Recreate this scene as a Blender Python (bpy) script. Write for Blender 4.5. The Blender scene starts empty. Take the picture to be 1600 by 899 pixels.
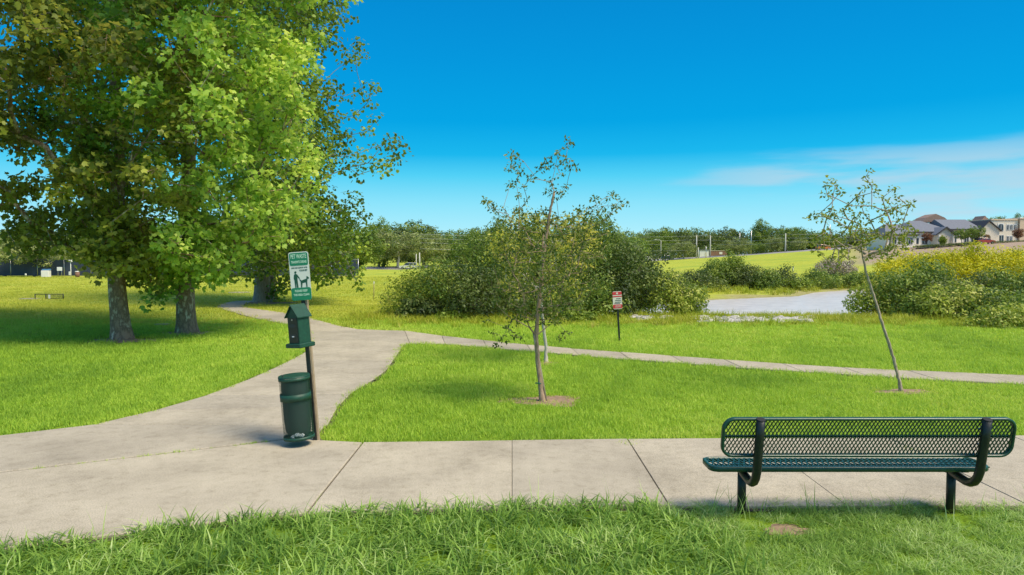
import bpy, math, random
import numpy as np
from mathutils import Vector, Matrix

random.seed(7); RNG = np.random.default_rng(7)
SC = bpy.context.scene
COL = SC.collection
R = math.radians

# ------------------------------------------------------------------ camera
CAM_H = 2.25; F = 1600 * 24 / 36.0; PITCH = math.atan(49.5 / F)
cd = bpy.data.cameras.new("camera"); cam = bpy.data.objects.new("camera", cd); COL.objects.link(cam)
cam.location = (0, 0, CAM_H); cam.rotation_euler = (math.pi / 2 - PITCH, 0, 0)
cd.sensor_width = 36; cd.lens = 24; cd.clip_start = 0.1; cd.clip_end = 6000
SC.camera = cam

# ------------------------------------------------------------------ light
SUN_TO = Vector((0.50, -0.30, 0.81)).normalized()        # direction towards the sun
SUN_EL = math.asin(SUN_TO.z); SUN_AZ = math.atan2(SUN_TO.x, SUN_TO.y)
W = bpy.data.worlds.new("World"); SC.world = W; W.use_nodes = True
nt = W.node_tree; N = nt.nodes; L = nt.links
for n in list(N): N.remove(n)
out = N.new("ShaderNodeOutputWorld"); bg = N.new("ShaderNodeBackground")
sky = N.new("ShaderNodeTexSky"); sky.sky_type = 'NISHITA'; sky.sun_disc = False
sky.sun_elevation = SUN_EL; sky.sun_rotation = SUN_AZ
sky.dust_density = 0.6; sky.ozone_density = 2.0
tc = N.new("ShaderNodeTexCoord"); sep = N.new("ShaderNodeSeparateXYZ")
L.new(tc.outputs['Generated'], sep.inputs[0])
ramp = N.new("ShaderNodeValToRGB"); cr = ramp.color_ramp
def lin(c):
    return tuple((v / 255 / 12.92) if v / 255 <= 0.04045 else ((v / 255 + 0.055) / 1.055) ** 2.4 for v in c)
stops = [(0.0, (178, 228, 240)), (0.03, (172, 232, 246)), (0.075, (136, 221, 244)), (0.115, (80, 203, 239)), (0.145, (26, 178, 231)),
         (0.19, (6, 160, 223)), (0.27, (5, 147, 215)), (0.36, (5, 134, 205)), (0.7, (8, 105, 180)), (1.0, (10, 100, 172))]
while len(cr.elements) < len(stops): cr.elements.new(0.5)
for e, (p, c) in zip(cr.elements, stops):
    e.position = p; e.color = (*lin(c), 1)
L.new(sep.outputs['Z'], ramp.inputs[0])
# low streaky clouds
mp = N.new("ShaderNodeMapping"); mp.inputs['Scale'].default_value = (2.0, 2.0, 17)
L.new(tc.outputs['Generated'], mp.inputs[0])
cn = N.new("ShaderNodeTexNoise"); cn.inputs['Scale'].default_value = 1.6; cn.inputs['Detail'].default_value = 6; cn.inputs['Roughness'].default_value = 0.5
mp.inputs['Location'].default_value = (3.1, 1.7, 0.4)
L.new(mp.outputs[0], cn.inputs['Vector'])
cr2 = N.new("ShaderNodeMapRange"); cr2.inputs['From Min'].default_value = 0.52; cr2.inputs['From Max'].default_value = 0.70
cr2.inputs['To Max'].default_value = 0.62; cr2.interpolation_type = 'SMOOTHSTEP'
L.new(cn.outputs['Fac'], cr2.inputs['Value'])
band = N.new("ShaderNodeMapRange"); band.interpolation_type = 'SMOOTHSTEP'
band.inputs['From Min'].default_value = 0.155; band.inputs['From Max'].default_value = 0.11
L.new(sep.outputs['Z'], band.inputs['Value'])
band2 = N.new("ShaderNodeMapRange"); band2.interpolation_type = 'SMOOTHSTEP'     # the cloud bank lies to the east
band2.inputs['From Min'].default_value = 0.12; band2.inputs['From Max'].default_value = 0.42
L.new(sep.outputs['X'], band2.inputs['Value'])
mu = N.new("ShaderNodeMath"); mu.operation = 'MULTIPLY'; L.new(cr2.outputs[0], mu.inputs[0]); L.new(band.outputs[0], mu.inputs[1])
mu2 = N.new("ShaderNodeMath"); mu2.operation = 'MULTIPLY'; L.new(mu.outputs[0], mu2.inputs[0]); L.new(band2.outputs[0], mu2.inputs[1])
mc = N.new("ShaderNodeMixRGB"); mc.inputs[2].default_value = (*lin((190, 208, 222)), 1)
L.new(mu2.outputs[0], mc.inputs[0]); L.new(ramp.outputs[0], mc.inputs[1])
sc_ = N.new("ShaderNodeVectorMath"); sc_.operation = 'SCALE'; sc_.inputs['Scale'].default_value = 0.19
L.new(sky.outputs[0], sc_.inputs[0])
mx = N.new("ShaderNodeMixRGB")
hi = N.new("ShaderNodeMapRange"); hi.interpolation_type = 'SMOOTHSTEP'       # towards the zenith the plain daylight sky takes over
hi.inputs['From Min'].default_value = 0.36; hi.inputs['From Max'].default_value = 0.62; hi.inputs['To Min'].default_value = 1.0; hi.inputs['To Max'].default_value = 0.0
L.new(sep.outputs['Z'], hi.inputs['Value']); L.new(hi.outputs[0], mx.inputs[0])
L.new(sc_.outputs[0], mx.inputs[1]); L.new(mc.outputs[0], mx.inputs[2])
L.new(mx.outputs[0], bg.inputs[0]); bg.inputs[1].default_value = 0.75
L.new(bg.outputs[0], out.inputs[0])
sd = bpy.data.lights.new("sun", 'SUN'); sd.energy = 3.2; sd.angle = R(20.0); sd.color = (1.0, 0.88, 0.68)
so = bpy.data.objects.new("sun", sd); COL.objects.link(so)
so.rotation_euler = (-SUN_TO).to_track_quat('-Z', 'Y').to_euler(); so.location = (30, -10, 40)
SC.view_settings.view_transform = 'Standard'; SC.view_settings.look = 'None'
SC.view_settings.exposure = 0.52; SC.view_settings.gamma = 1.0
SC.render.engine = 'CYCLES'
SC.cycles.max_bounces = 6; SC.cycles.diffuse_bounces = 3; SC.cycles.glossy_bounces = 2
SC.cycles.transmission_bounces = 4; SC.cycles.transparent_max_bounces = 8

# ------------------------------------------------------------------ terrain
def sstep(a, b, x):
    t = np.clip((np.asarray(x, float) - a) / (b - a), 0, 1); return t * t * (3 - 2 * t)
SHORE = None
def gpt(px, py, z=0.0):
    """where the line of sight through photo point px, py meets the level z"""
    dx = (px - 800) / F; dz = (449.5 - py) / F
    fy = math.cos(PITCH) + dz * math.sin(PITCH); fz = -math.sin(PITCH) + dz * math.cos(PITCH)
    t = (z - CAM_H) / fz
    return (dx * t, fy * t)
WZ = -1.1
SHORE = np.array([gpt(*p, WZ) for p in [(900, 478), (1000, 475), (1060, 472), (1100, 470), (1150, 467.5), (1200, 465.5), (1245, 463.5), (1270, 458), (1310, 455), (1350, 453),
        (1400, 452.5), (1420, 462), (1405, 480), (1370, 494), (1300, 497.5), (1200, 498), (1100, 497), (1000, 496), (930, 494), (880, 486)]])
def seg_dist(P, poly):
    d = np.full(len(P), 1e9); n = len(poly)
    for i in range(n):
        a = poly[i]; b = poly[(i + 1) % n]; ab = b - a
        t = np.clip(((P - a) @ ab) / (ab @ ab + 1e-12), 0, 1)
        q = a + t[:, None] * ab
        d = np.minimum(d, np.hypot(*(P - q).T))
    return d
def inside(P, poly):
    x, y = P[:, 0], P[:, 1]; c = np.zeros(len(P), bool); n = len(poly); j = n - 1
    for i in range(n):
        xi, yi = poly[i]; xj, yj = poly[j]
        m = ((yi > y) != (yj > y))
        with np.errstate(divide='ignore', invalid='ignore'):
            xx = (xj - xi) * (y - yi) / ((yj - yi) if yj != yi else 1e-9) + xi
        c ^= m & (x < xx); j = i
    return c
def height(X, Y):
    X = np.atleast_1d(np.asarray(X, float)); Y = np.atleast_1d(np.asarray(Y, float))
    Yc = np.maximum(Y, 1.0); u = np.clip(X / Yc, -1.2, 1.2)
    # right: the field rises beyond the pond
    zc = np.interp(u, [-0.05, 0.1, 0.2, 0.43, 0.56, 0.75, 1.0], [-0.6, -0.2, 0.15, 4.0, 5.1, 6.2, 6.5])
    yc = np.interp(u, [-0.05, 0.2, 0.43, 0.75, 1.0], [270, 280, 235, 175, 170])
    t = np.clip((Y - 62) / (yc - 62), 0, 1); t = t * 0.75 + 0.25 * t * t * (3 - 2 * t)
    right = -0.8 * sstep(38, 60, Y) + (zc + 0.8) * t
    # left: nearly level, a soft swell at 36 m, then falling away behind the crest
    yl = np.interp(u, [-0.75, -0.4, -0.2, 0.0], [74, 84, 106, 150])
    left = -0.22 * sstep(26, 36, Y) + 0.08 * sstep(36, yl, Y) - 1.2 * sstep(yl, yl + 50, Y)
    w = sstep(-0.06, 0.14, u) * sstep(20, 40, Y)
    z = left * (1 - w) + right * w
    z = z + 0.05 * (np.sin(X * 0.23 + 1.3) * np.cos(Y * 0.19) ) * sstep(22, 34, Y)
    m = (X > -10) & (X < 60) & (Y > 15) & (Y < 95)
    if m.any():
        P = np.stack([X[m], Y[m]], 1); d = seg_dist(P, SHORE); ins = inside(P, SHORE)
        zo = WZ + (z[m] - WZ) * sstep(0, 13, d) + 0.0
        zi = WZ - 0.9 * sstep(0, 6, d) - 0.01
        z[m] = np.where(ins, zi, zo)
    return z
def hz(x, y): return float(height(x, y)[0])
def at(px, py):
    """ground point seen at photo point px, py"""
    dx = (px - 800) / F; dz = (449.5 - py) / F
    fy = math.cos(PITCH) + dz * math.sin(PITCH); fz = -math.sin(PITCH) + dz * math.cos(PITCH)
    ts = np.concatenate([np.arange(3, 60, 0.1), np.arange(60, 500, 0.5)])
    d = CAM_H + fz * ts - height(dx * ts, fy * ts)
    k = np.argmax(d < 0) if (d < 0).any() else len(ts) - 1
    t = ts[k]; return Vector((dx * t, fy * t, hz(dx * t, fy * t)))
def P3(px, py, Y):
    """point at ground distance Y along the line of sight"""
    dx = (px - 800) / F; dz = (449.5 - py) / F
    fy = math.cos(PITCH) + dz * math.sin(PITCH); fz = -math.sin(PITCH) + dz * math.cos(PITCH)
    t = Y / fy; return np.array([dx * t, Y, CAM_H + fz * t])

# ------------------------------------------------------------------ materials
def new_mat(name):
    m = bpy.data.materials.new(name); m.use_nodes = True
    nt = m.node_tree; b = nt.nodes['Principled BSDF']; return m, nt, b
def noise(nt, scale, detail=4, rough=0.55, coord='Object', vec=None):
    n = nt.nodes.new("ShaderNodeTexNoise"); n.inputs['Scale'].default_value = scale
    n.inputs['Detail'].default_value = detail; n.inputs['Roughness'].default_value = rough
    if vec is None:
        t = nt.nodes.new("ShaderNodeTexCoord"); vec = t.outputs[coord]
    nt.links.new(vec, n.inputs['Vector']); return n
def ramp_node(nt, fac, stops):
    r = nt.nodes.new("ShaderNodeValToRGB"); e = r.color_ramp.elements
    while len(e) < len(stops): e.new(0.5)
    for q, (p, c) in zip(e, stops): q.position = p; q.color = (*c, 1)
    nt.links.new(fac, r.inputs[0]); return r
def bump(nt, b, fac, strength=0.3, dist=0.01):
    n = nt.nodes.new("ShaderNodeBump"); n.inputs['Strength'].default_value = strength; n.inputs['Distance'].default_value = dist
    nt.links.new(fac, n.inputs['Height']); nt.links.new(n.outputs[0], b.inputs['Normal'])
def plain(name, col, rough=0.6, metal=0.0, var=0.15, scale=12, bmp=0.0, spec=0.5):
    m, nt, b = new_mat(name); b.inputs['Roughness'].default_value = rough; b.inputs['Metallic'].default_value = metal
    b.inputs['Specular IOR Level'].default_value = spec
    n = noise(nt, scale)
    r = ramp_node(nt, n.outputs['Fac'], [(0.25, tuple(c * (1 - var) for c in col)), (0.75, tuple(min(1, c * (1 + var)) for c in col))])
    nt.links.new(r.outputs[0], b.inputs['Base Color'])
    if bmp: bump(nt, b, n.outputs['Fac'], bmp, 0.005)
    return m
def mixc(nt, fac, a, b_):
    m = nt.nodes.new("ShaderNodeMixRGB")
    if isinstance(fac, float): m.inputs[0].default_value = fac
    else: nt.links.new(fac, m.inputs[0])
    for s, v in ((1, a), (2, b_)):
        if isinstance(v, tuple): m.inputs[s].default_value = (*v, 1)
        else: nt.links.new(v, m.inputs[s])
    return m.outputs[0]
def math_node(nt, op, a, b_=None):
    m = nt.nodes.new("ShaderNodeMath"); m.operation = op
    for i, v in enumerate((a, b_)):
        if v is None: continue
        if isinstance(v, (int, float)): m.inputs[i].default_value = v
        else: nt.links.new(v, m.inputs[i])
    return m.outputs[0]
def leaf_mat(name, cols, trans=0.35, rough=0.5, tcol=(0.30, 0.42, 0.03), spec=0.35):
    """cols: dark to light; colour picked by each leaf's own value and its clump's"""
    m, nt, b = new_mat(name)
    a = nt.nodes.new("ShaderNodeAttribute"); a.attribute_name = 'rnd'
    c = nt.nodes.new("ShaderNodeAttribute"); c.attribute_name = 'clump'
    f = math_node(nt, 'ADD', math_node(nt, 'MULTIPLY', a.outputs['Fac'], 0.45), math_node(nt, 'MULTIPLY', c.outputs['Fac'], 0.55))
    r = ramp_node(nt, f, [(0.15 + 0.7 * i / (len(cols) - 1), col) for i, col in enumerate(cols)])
    nt.links.new(r.outputs[0], b.inputs['Base Color'])
    b.inputs['Roughness'].default_value = rough; b.inputs['Specular IOR Level'].default_value = spec
    t = nt.nodes.new("ShaderNodeBsdfTranslucent")
    nt.links.new(mixc(nt, 0.5, r.outputs[0], tcol), t.inputs['Color'])
    mx = nt.nodes.new("ShaderNodeMixShader"); mx.inputs[0].default_value = trans
    o = nt.nodes['Material Output']
    nt.links.new(b.outputs[0], mx.inputs[1]); nt.links.new(t.outputs[0], mx.inputs[2]); nt.links.new(mx.outputs[0], o.inputs['Surface'])
    return m
def grass_mat(name, cols, trans=0.35, tcol=(0.3, 0.5, 0.03)):
    m, nt, b = new_mat(name)
    a = nt.nodes.new("ShaderNodeAttribute"); a.attribute_name = 'rnd'
    c = nt.nodes.new("ShaderNodeAttribute"); c.attribute_name = 'tint'; c.attribute_type = 'INSTANCER'
    f = math_node(nt, 'ADD', math_node(nt, 'MULTIPLY', a.outputs['Fac'], 0.4), math_node(nt, 'MULTIPLY', c.outputs['Fac'], 0.6))
    r = ramp_node(nt, f, [(0.1 + 0.8 * i / (len(cols) - 1), col) for i, col in enumerate(cols)])
    nt.links.new(r.outputs[0], b.inputs['Base Color']); b.inputs['Roughness'].default_value = 0.55; b.inputs['Specular IOR Level'].default_value = 0.3
    t = nt.nodes.new("ShaderNodeBsdfTranslucent"); nt.links.new(mixc(nt, 0.5, r.outputs[0], tcol), t.inputs['Color'])
    mx = nt.nodes.new("ShaderNodeMixShader"); mx.inputs[0].default_value = trans
    nt.links.new(b.outputs[0], mx.inputs[1]); nt.links.new(t.outputs[0], mx.inputs[2]); nt.links.new(mx.outputs[0], nt.nodes['Material Output'].inputs['Surface'])
    return m

def ground_mat():
    m, nt, b = new_mat("ground")
    geo = nt.nodes.new("ShaderNodeNewGeometry")
    n1 = noise(nt, 0.09, 4, 0.6, vec=geo.outputs['Position']); n2 = noise(nt, 1.3, 5, 0.65, vec=geo.outputs['Position']); n3 = noise(nt, 14, 3, 0.7, vec=geo.outputs['Position'])
    fine = math_node(nt, 'ADD', math_node(nt, 'MULTIPLY', n2.outputs['Fac'], 0.55), math_node(nt, 'MULTIPLY', n3.outputs['Fac'], 0.45))
    lawn = ramp_node(nt, fine, [(0.3, (0.09, 0.16, 0.012)), (0.5, (0.16, 0.27, 0.018)), (0.72, (0.28, 0.38, 0.03))])
    meadow = ramp_node(nt, fine, [(0.3, (0.27, 0.33, 0.035)), (0.5, (0.42, 0.46, 0.05)), (0.72, (0.56, 0.54, 0.09))])
    sp = nt.nodes.new("ShaderNodeSeparateXYZ"); nt.links.new(geo.outputs['Position'], sp.inputs[0])
    far = nt.nodes.new("ShaderNodeMapRange"); far.inputs['From Min'].default_value = 20; far.inputs['From Max'].default_value = 34
    nt.links.new(math_node(nt, 'ADD', sp.outputs['Y'], math_node(nt, 'MULTIPLY', n1.outputs['Fac'], 10)), far.inputs['Value'])
    c = mixc(nt, far.outputs[0], lawn.outputs[0], meadow.outputs[0])
    # patches of greener turf in the meadow
    pr = nt.nodes.new("ShaderNodeMapRange"); pr.inputs['From Min'].default_value = 0.48; pr.inputs['From Max'].default_value = 0.62
    nt.links.new(n1.outputs['Fac'], pr.inputs['Value'])
    c = mixc(nt, math_node(nt, 'MULTIPLY', pr.outputs[0], 0.55), c, (0.24, 0.36, 0.05))
    d = nt.nodes.new("ShaderNodeAttribute"); d.attribute_name = 'dirt'
    e = nt.nodes.new("ShaderNodeAttribute"); e.attribute_name = 'bank'
    dirt = ramp_node(nt, fine, [(0.3, (0.30, 0.21, 0.15)), (0.7, (0.46, 0.36, 0.27))])
    bank = ramp_node(nt, fine, [(0.3, (0.24, 0.22, 0.06)), (0.5, (0.36, 0.33, 0.12)), (0.7, (0.50, 0.45, 0.28))])
    c = mixc(nt, e.outputs['Fac'], c, bank.outputs[0]); c = mixc(nt, d.outputs['Fac'], c, dirt.outputs[0])
    nt.links.new(c, b.inputs['Base Color']); b.inputs['Roughness'].default_value = 0.95; b.inputs['Specular IOR Level'].default_value = 0.1
    bump(nt, b, n3.outputs['Fac'], 0.6, 0.08)
    return m
def concrete_mat():
    m, nt, b = new_mat("concrete")
    geo = nt.nodes.new("ShaderNodeNewGeometry")
    a = noise(nt, 1.1, 6, 0.6, vec=geo.outputs['Position']); g = noise(nt, 85, 3, 0.9, vec=geo.outputs['Position']); h = noise(nt, 9, 5, 0.7, vec=geo.outputs['Position'])
    base = ramp_node(nt, a.outputs['Fac'], [(0.25, (0.35, 0.31, 0.24)), (0.5, (0.46, 0.41, 0.32)), (0.75, (0.53, 0.475, 0.37))])
    gr = ramp_node(nt, g.outputs['Fac'], [(0.34, (0.40, 0.40, 0.42)), (0.5, (1, 1, 1)), (0.66, (1.35, 1.3, 1.2))])
    st = ramp_node(nt, h.outputs['Fac'], [(0.28, (0.74, 0.73, 0.70)), (0.45, (0.94, 0.94, 0.93)), (0.58, (1, 1, 1))])
    m1 = nt.nodes.new("ShaderNodeMixRGB"); m1.blend_type = 'MULTIPLY'; m1.inputs[0].default_value = 0.75
    nt.links.new(base.outputs[0], m1.inputs[1]); nt.links.new(gr.outputs[0], m1.inputs[2])
    m2 = nt.nodes.new("ShaderNodeMixRGB"); m2.blend_type = 'MULTIPLY'; m2.inputs[0].default_value = 0.9
    nt.links.new(m1.outputs[0], m2.inputs[1]); nt.links.new(st.outputs[0], m2.inputs[2])
    oi = nt.nodes.new("ShaderNodeObjectInfo")
    tone = ramp_node(nt, oi.outputs['Random'], [(0, (0.86, 0.86, 0.87)), (1, (1.06, 1.05, 1.02))])
    m3 = nt.nodes.new("ShaderNodeMixRGB"); m3.blend_type = 'MULTIPLY'; m3.inputs[0].default_value = 1
    nt.links.new(m2.outputs[0], m3.inputs[1]); nt.links.new(tone.outputs[0], m3.inputs[2])
    nt.links.new(m3.outputs[0], b.inputs['Base Color']); b.inputs['Roughness'].default_value = 0.9; b.inputs['Specular IOR Level'].default_value = 0.2
    bump(nt, b, g.outputs['Fac'], 0.35, 0.003)
    return m
def syc_bark():
    m, nt, b = new_mat("sycamore_bark")
    t = nt.nodes.new("ShaderNodeTexCoord"); mp = nt.nodes.new("ShaderNodeMapping"); mp.inputs['Scale'].default_value = (1.5, 1.5, 0.75)
    nt.links.new(t.outputs['Object'], mp.inputs[0])
    a = noise(nt, 4.5, 5, 0.62, vec=mp.outputs[0]); f = noise(nt, 14, 4, 0.7, vec=mp.outputs[0])
    s = nt.nodes.new("ShaderNodeSeparateXYZ"); nt.links.new(t.outputs['Object'], s.inputs[0])
    low = nt.nodes.new("ShaderNodeMapRange"); low.inputs['From Min'].default_value = 3.0; low.inputs['From Max'].default_value = 0.0; low.inputs['To Max'].default_value = 0.07
    nt.links.new(s.outputs['Z'], low.inputs['Value'])
    k = math_node(nt, 'ADD', a.outputs['Fac'], low.outputs[0])
    k = math_node(nt, 'ADD', k, math_node(nt, 'MULTIPLY', math_node(nt, 'SUBTRACT', f.outputs['Fac'], 0.5), 0.16))
    r = ramp_node(nt, k, [(0.34, (0.74, 0.64, 0.48)), (0.43, (0.58, 0.46, 0.32)), (0.47, (0.40, 0.27, 0.17)), (0.54, (0.21, 0.125, 0.075)), (0.66, (0.38, 0.24, 0.145))])
    nt.links.new(r.outputs[0], b.inputs['Base Color']); b.inputs['Roughness'].default_value = 0.85
    bump(nt, b, k, 0.8, 0.03)
    return m
def bark(name, c1, c2, scale=9):
    m, nt, b = new_mat(name)
    t = nt.nodes.new("ShaderNodeTexCoord"); mp = nt.nodes.new("ShaderNodeMapping"); mp.inputs['Scale'].default_value = (1.6, 1.6, 0.5)
    nt.links.new(t.outputs['Object'], mp.inputs[0])
    a = noise(nt, scale, 6, 0.7, vec=mp.outputs[0])
    r = ramp_node(nt, a.outputs['Fac'], [(0.3, c1), (0.7, c2)])
    nt.links.new(r.outputs[0], b.inputs['Base Color']); b.inputs['Roughness'].default_value = 0.9
    bump(nt, b, a.outputs['Fac'], 0.7, 0.01)
    return m
M = {}
M['ground'] = ground_mat(); M['concrete'] = concrete_mat(); M['syc_bark'] = syc_bark()
M['dirt'] = plain('bare_dirt', (0.30, 0.20, 0.13), 0.95, var=0.35, scale=14, bmp=0.6)
M['joint'] = plain('joint_soil', (0.07, 0.05, 0.035), 0.95, var=0.3, scale=40)
M['bark_grey'] = bark('grey_bark', (0.20, 0.17, 0.13), (0.42, 0.37, 0.29))
M['bark_brown'] = bark('brown_bark', (0.22, 0.145, 0.09), (0.50, 0.36, 0.24), 22)
M['bark_tan'] = bark('tan_bark', (0.20, 0.145, 0.10), (0.58, 0.48, 0.36), 26)
M['bark_pale'] = bark('pale_bark', (0.36, 0.33, 0.27), (0.62, 0.57, 0.48), 20)
M['bark_dark'] = bark('dark_bark', (0.05, 0.04, 0.03), (0.13, 0.10, 0.075), 10)
M['leaf_syc'] = leaf_mat('sycamore_leaf', [(0.06, 0.12, 0.02), (0.14, 0.26, 0.035), (0.29, 0.48, 0.06), (0.54, 0.72, 0.11), (0.76, 0.82, 0.17)], 0.5, tcol=(0.68, 0.84, 0.12))
M['leaf_syc_dark'] = leaf_mat('olive_sycamore_leaf', [(0.07, 0.09, 0.018), (0.13, 0.16, 0.028), (0.24, 0.28, 0.04), (0.42, 0.46, 0.06), (0.64, 0.64, 0.10)], 0.48, tcol=(0.66, 0.64, 0.10))
M['leaf_syc2'] = leaf_mat('broad_green_leaf', [(0.04, 0.085, 0.016), (0.09, 0.18, 0.025), (0.19, 0.33, 0.04), (0.44, 0.54, 0.06)], 0.42, tcol=(0.38, 0.46, 0.03))
M['leaf_sap'] = leaf_mat('sapling_leaf', [(0.05, 0.08, 0.018), (0.10, 0.15, 0.028), (0.20, 0.24, 0.04), (0.38, 0.33, 0.09)], 0.32)
M['leaf_sap_y'] = leaf_mat('yellowing_leaf', [(0.20, 0.26, 0.03), (0.38, 0.42, 0.05), (0.58, 0.56, 0.08), (0.68, 0.56, 0.12)], 0.42, tcol=(0.7, 0.6, 0.07))
M['leaf_sap_g'] = leaf_mat('young_green_leaf', [(0.09, 0.13, 0.02), (0.19, 0.24, 0.025), (0.34, 0.38, 0.035), (0.5, 0.44, 0.07)], 0.4, tcol=(0.5, 0.52, 0.04))
M['leaf_oak'] = leaf_mat('oak_leaf', [(0.11, 0.15, 0.05), (0.21, 0.27, 0.08), (0.35, 0.40, 0.13), (0.50, 0.52, 0.20)], 0.32, tcol=(0.3, 0.36, 0.08))
M['leaf_dark'] = leaf_mat('dark_leaf', [(0.040, 0.065, 0.022), (0.08, 0.12, 0.032), (0.15, 0.20, 0.045), (0.25, 0.30, 0.07)], 0.3, tcol=(0.25, 0.34, 0.05))
M['leaf_lime'] = leaf_mat('lime_leaf', [(0.10, 0.17, 0.02), (0.20, 0.29, 0.03), (0.34, 0.42, 0.05)], 0.35, tcol=(0.45, 0.55, 0.04))
M['leaf_bush'] = leaf_mat('bush_leaf', [(0.055, 0.10, 0.022), (0.12, 0.20, 0.035), (0.24, 0.34, 0.055), (0.42, 0.48, 0.09)], 0.38)
M['leaf_bushlight'] = leaf_mat('light_bush_leaf', [(0.15, 0.21, 0.03), (0.32, 0.40, 0.05), (0.52, 0.57, 0.09), (0.66, 0.62, 0.16)], 0.4)
M['leaf_yellow'] = leaf_mat('yellow_bush_leaf', [(0.30, 0.34, 0.02), (0.52, 0.52, 0.015), (0.72, 0.68, 0.02), (0.80, 0.72, 0.03)], 0.4, tcol=(0.7, 0.65, 0.03))
M['leaf_red'] = leaf_mat('reddish_leaf', [(0.12, 0.045, 0.025), (0.22, 0.09, 0.05), (0.30, 0.17, 0.06)], 0.25, tcol=(0.35, 0.15, 0.05))
M['leaf_brush'] = leaf_mat('dry_brush', [(0.22, 0.18, 0.13), (0.36, 0.30, 0.24), (0.46, 0.40, 0.34)], 0.15, tcol=(0.35, 0.3, 0.2))
M['grass'] = grass_mat('lawn_grass', [(0.20, 0.36, 0.04), (0.38, 0.58, 0.055), (0.54, 0.73, 0.08), (0.70, 0.74, 0.16)], 0.45, (0.52, 0.66, 0.06))
M['grass_far'] = grass_mat('meadow_grass', [(0.28, 0.36, 0.04), (0.42, 0.48, 0.05), (0.56, 0.57, 0.08), (0.66, 0.60, 0.16)], 0.4, (0.6, 0.62, 0.06))
M['grass_long'] = grass_mat('long_grass', [(0.06, 0.13, 0.025), (0.18, 0.33, 0.05), (0.38, 0.58, 0.10), (0.72, 0.84, 0.36)], 0.42, (0.25, 0.42, 0.04))
M['weeds'] = grass_mat('bank_weeds', [(0.22, 0.33, 0.02), (0.36, 0.45, 0.03), (0.50, 0.50, 0.05), (0.58, 0.50, 0.16)], 0.35, (0.5, 0.5, 0.04))
def water_mat():
    m, nt, b = new_mat('pond_water')
    geo = nt.nodes.new("ShaderNodeNewGeometry"); mp = nt.nodes.new("ShaderNodeMapping"); mp.inputs['Scale'].default_value = (0.5, 1.6, 1)
    nt.links.new(geo.outputs['Position'], mp.inputs[0])
    a = noise(nt, 2.2, 6, 0.7, vec=mp.outputs[0])
    r = ramp_node(nt, a.outputs['Fac'], [(0.35, (0.50, 0.44, 0.38)), (0.5, (0.66, 0.59, 0.52)), (0.65, (0.78, 0.70, 0.63))])
    nt.links.new(r.outputs[0], b.inputs['Base Color']); b.inputs['Roughness'].default_value = 0.28; b.inputs['Specular IOR Level'].default_value = 0.4
    bump(nt, b, a.outputs['Fac'], 0.5, 0.05); return m
M['water'] = water_mat()
M['asphalt'] = plain('asphalt', (0.30, 0.28, 0.27), 0.9, var=0.12, scale=0.6)
M['green_paint'] = plain('green_coating', (0.008, 0.060, 0.034), 0.55, var=0.3, scale=30, bmp=0.1)
M['black_paint'] = plain('black_coating', (0.014, 0.018, 0.016), 0.42, var=0.3, scale=40, bmp=0.15)
M['bench_green'] = plain('bench_green_coating', (0.011, 0.060, 0.034), 0.36, var=0.35, scale=22, bmp=0.10, spec=0.6)
M['sign_white'] = plain('sign_white', (0.62, 0.66, 0.58), 0.45, var=0.06, scale=8)
M['sign_green'] = plain('sign_green', (0.012, 0.20, 0.095), 0.45, var=0.1, scale=10)
M['sign_text'] = plain('sign_pale_green', (0.45, 0.68, 0.50), 0.5, var=0.05)
M['sign_dark'] = plain('sign_dark_green', (0.01, 0.075, 0.04), 0.5, var=0.05)
M['sign_red'] = plain('sign_red', (0.62, 0.05, 0.06), 0.45, var=0.1)
M['sign_cream'] = plain('sign_cream', (0.75, 0.72, 0.60), 0.45, var=0.05)
M['ink'] = plain('ink', (0.03, 0.04, 0.04), 0.6, var=0.1)
M['wood_post'] = bark('weathered_wood', (0.30, 0.22, 0.13), (0.46, 0.36, 0.24), 30)
M['steel'] = plain('galvanised_steel', (0.55, 0.54, 0.52), 0.35, 0.8, var=0.1)
M['bag'] = plain('plastic_bag', (0.42, 0.46, 0.46), 0.35, var=0.3, scale=18, bmp=0.5)
M['concrete_pole'] = plain('pole_concrete', (0.58, 0.56, 0.50), 0.8, var=0.08)
M['pole_wood'] = plain('pole_timber', (0.30, 0.25, 0.19), 0.9, var=0.15)
M['wire'] = plain('wire_metal', (0.35, 0.36, 0.36), 0.5, 0.3, var=0.05)
M['screen'] = plain('dark_windscreen_fabric', (0.035, 0.05, 0.085), 0.8, var=0.25, scale=1.5)
M['stucco'] = plain('beige_stucco', (0.78, 0.69, 0.54), 0.9, var=0.06, scale=2)
M['stucco_w'] = plain('cream_stucco', (0.85, 0.79, 0.68), 0.9, var=0.06, scale=2)
M['stucco_t'] = plain('tan_stucco', (0.66, 0.51, 0.35), 0.9, var=0.06, scale=2)
M['roof'] = plain('grey_shingle', (0.17, 0.18, 0.21), 0.85, var=0.15, scale=3)
M['roof_b'] = plain('brown_tile', (0.28, 0.19, 0.15), 0.85, var=0.15, scale=3)
M['trim_dark'] = plain('dark_fascia', (0.05, 0.045, 0.045), 0.6)
M['trim'] = plain('white_trim', (0.75, 0.73, 0.68), 0.6, var=0.03)
M['glass'] = plain('window_glass', (0.035, 0.05, 0.065), 0.12, var=0.2, scale=2)
M['rock'] = plain('pale_rock', (0.52, 0.49, 0.45), 0.9, var=0.25, scale=5, bmp=0.5)
M['car_white'] = plain('white_car_paint', (0.68, 0.68, 0.66), 0.25, var=0.02)
M['car_dark'] = plain('dark_blue_car_paint', (0.03, 0.035, 0.06), 0.25, var=0.02)
M['car_red'] = plain('red_car_paint', (0.35, 0.05, 0.04), 0.25, var=0.02)
M['car_orange'] = plain('orange_car_paint', (0.6, 0.2, 0.06), 0.25, var=0.02)
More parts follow.
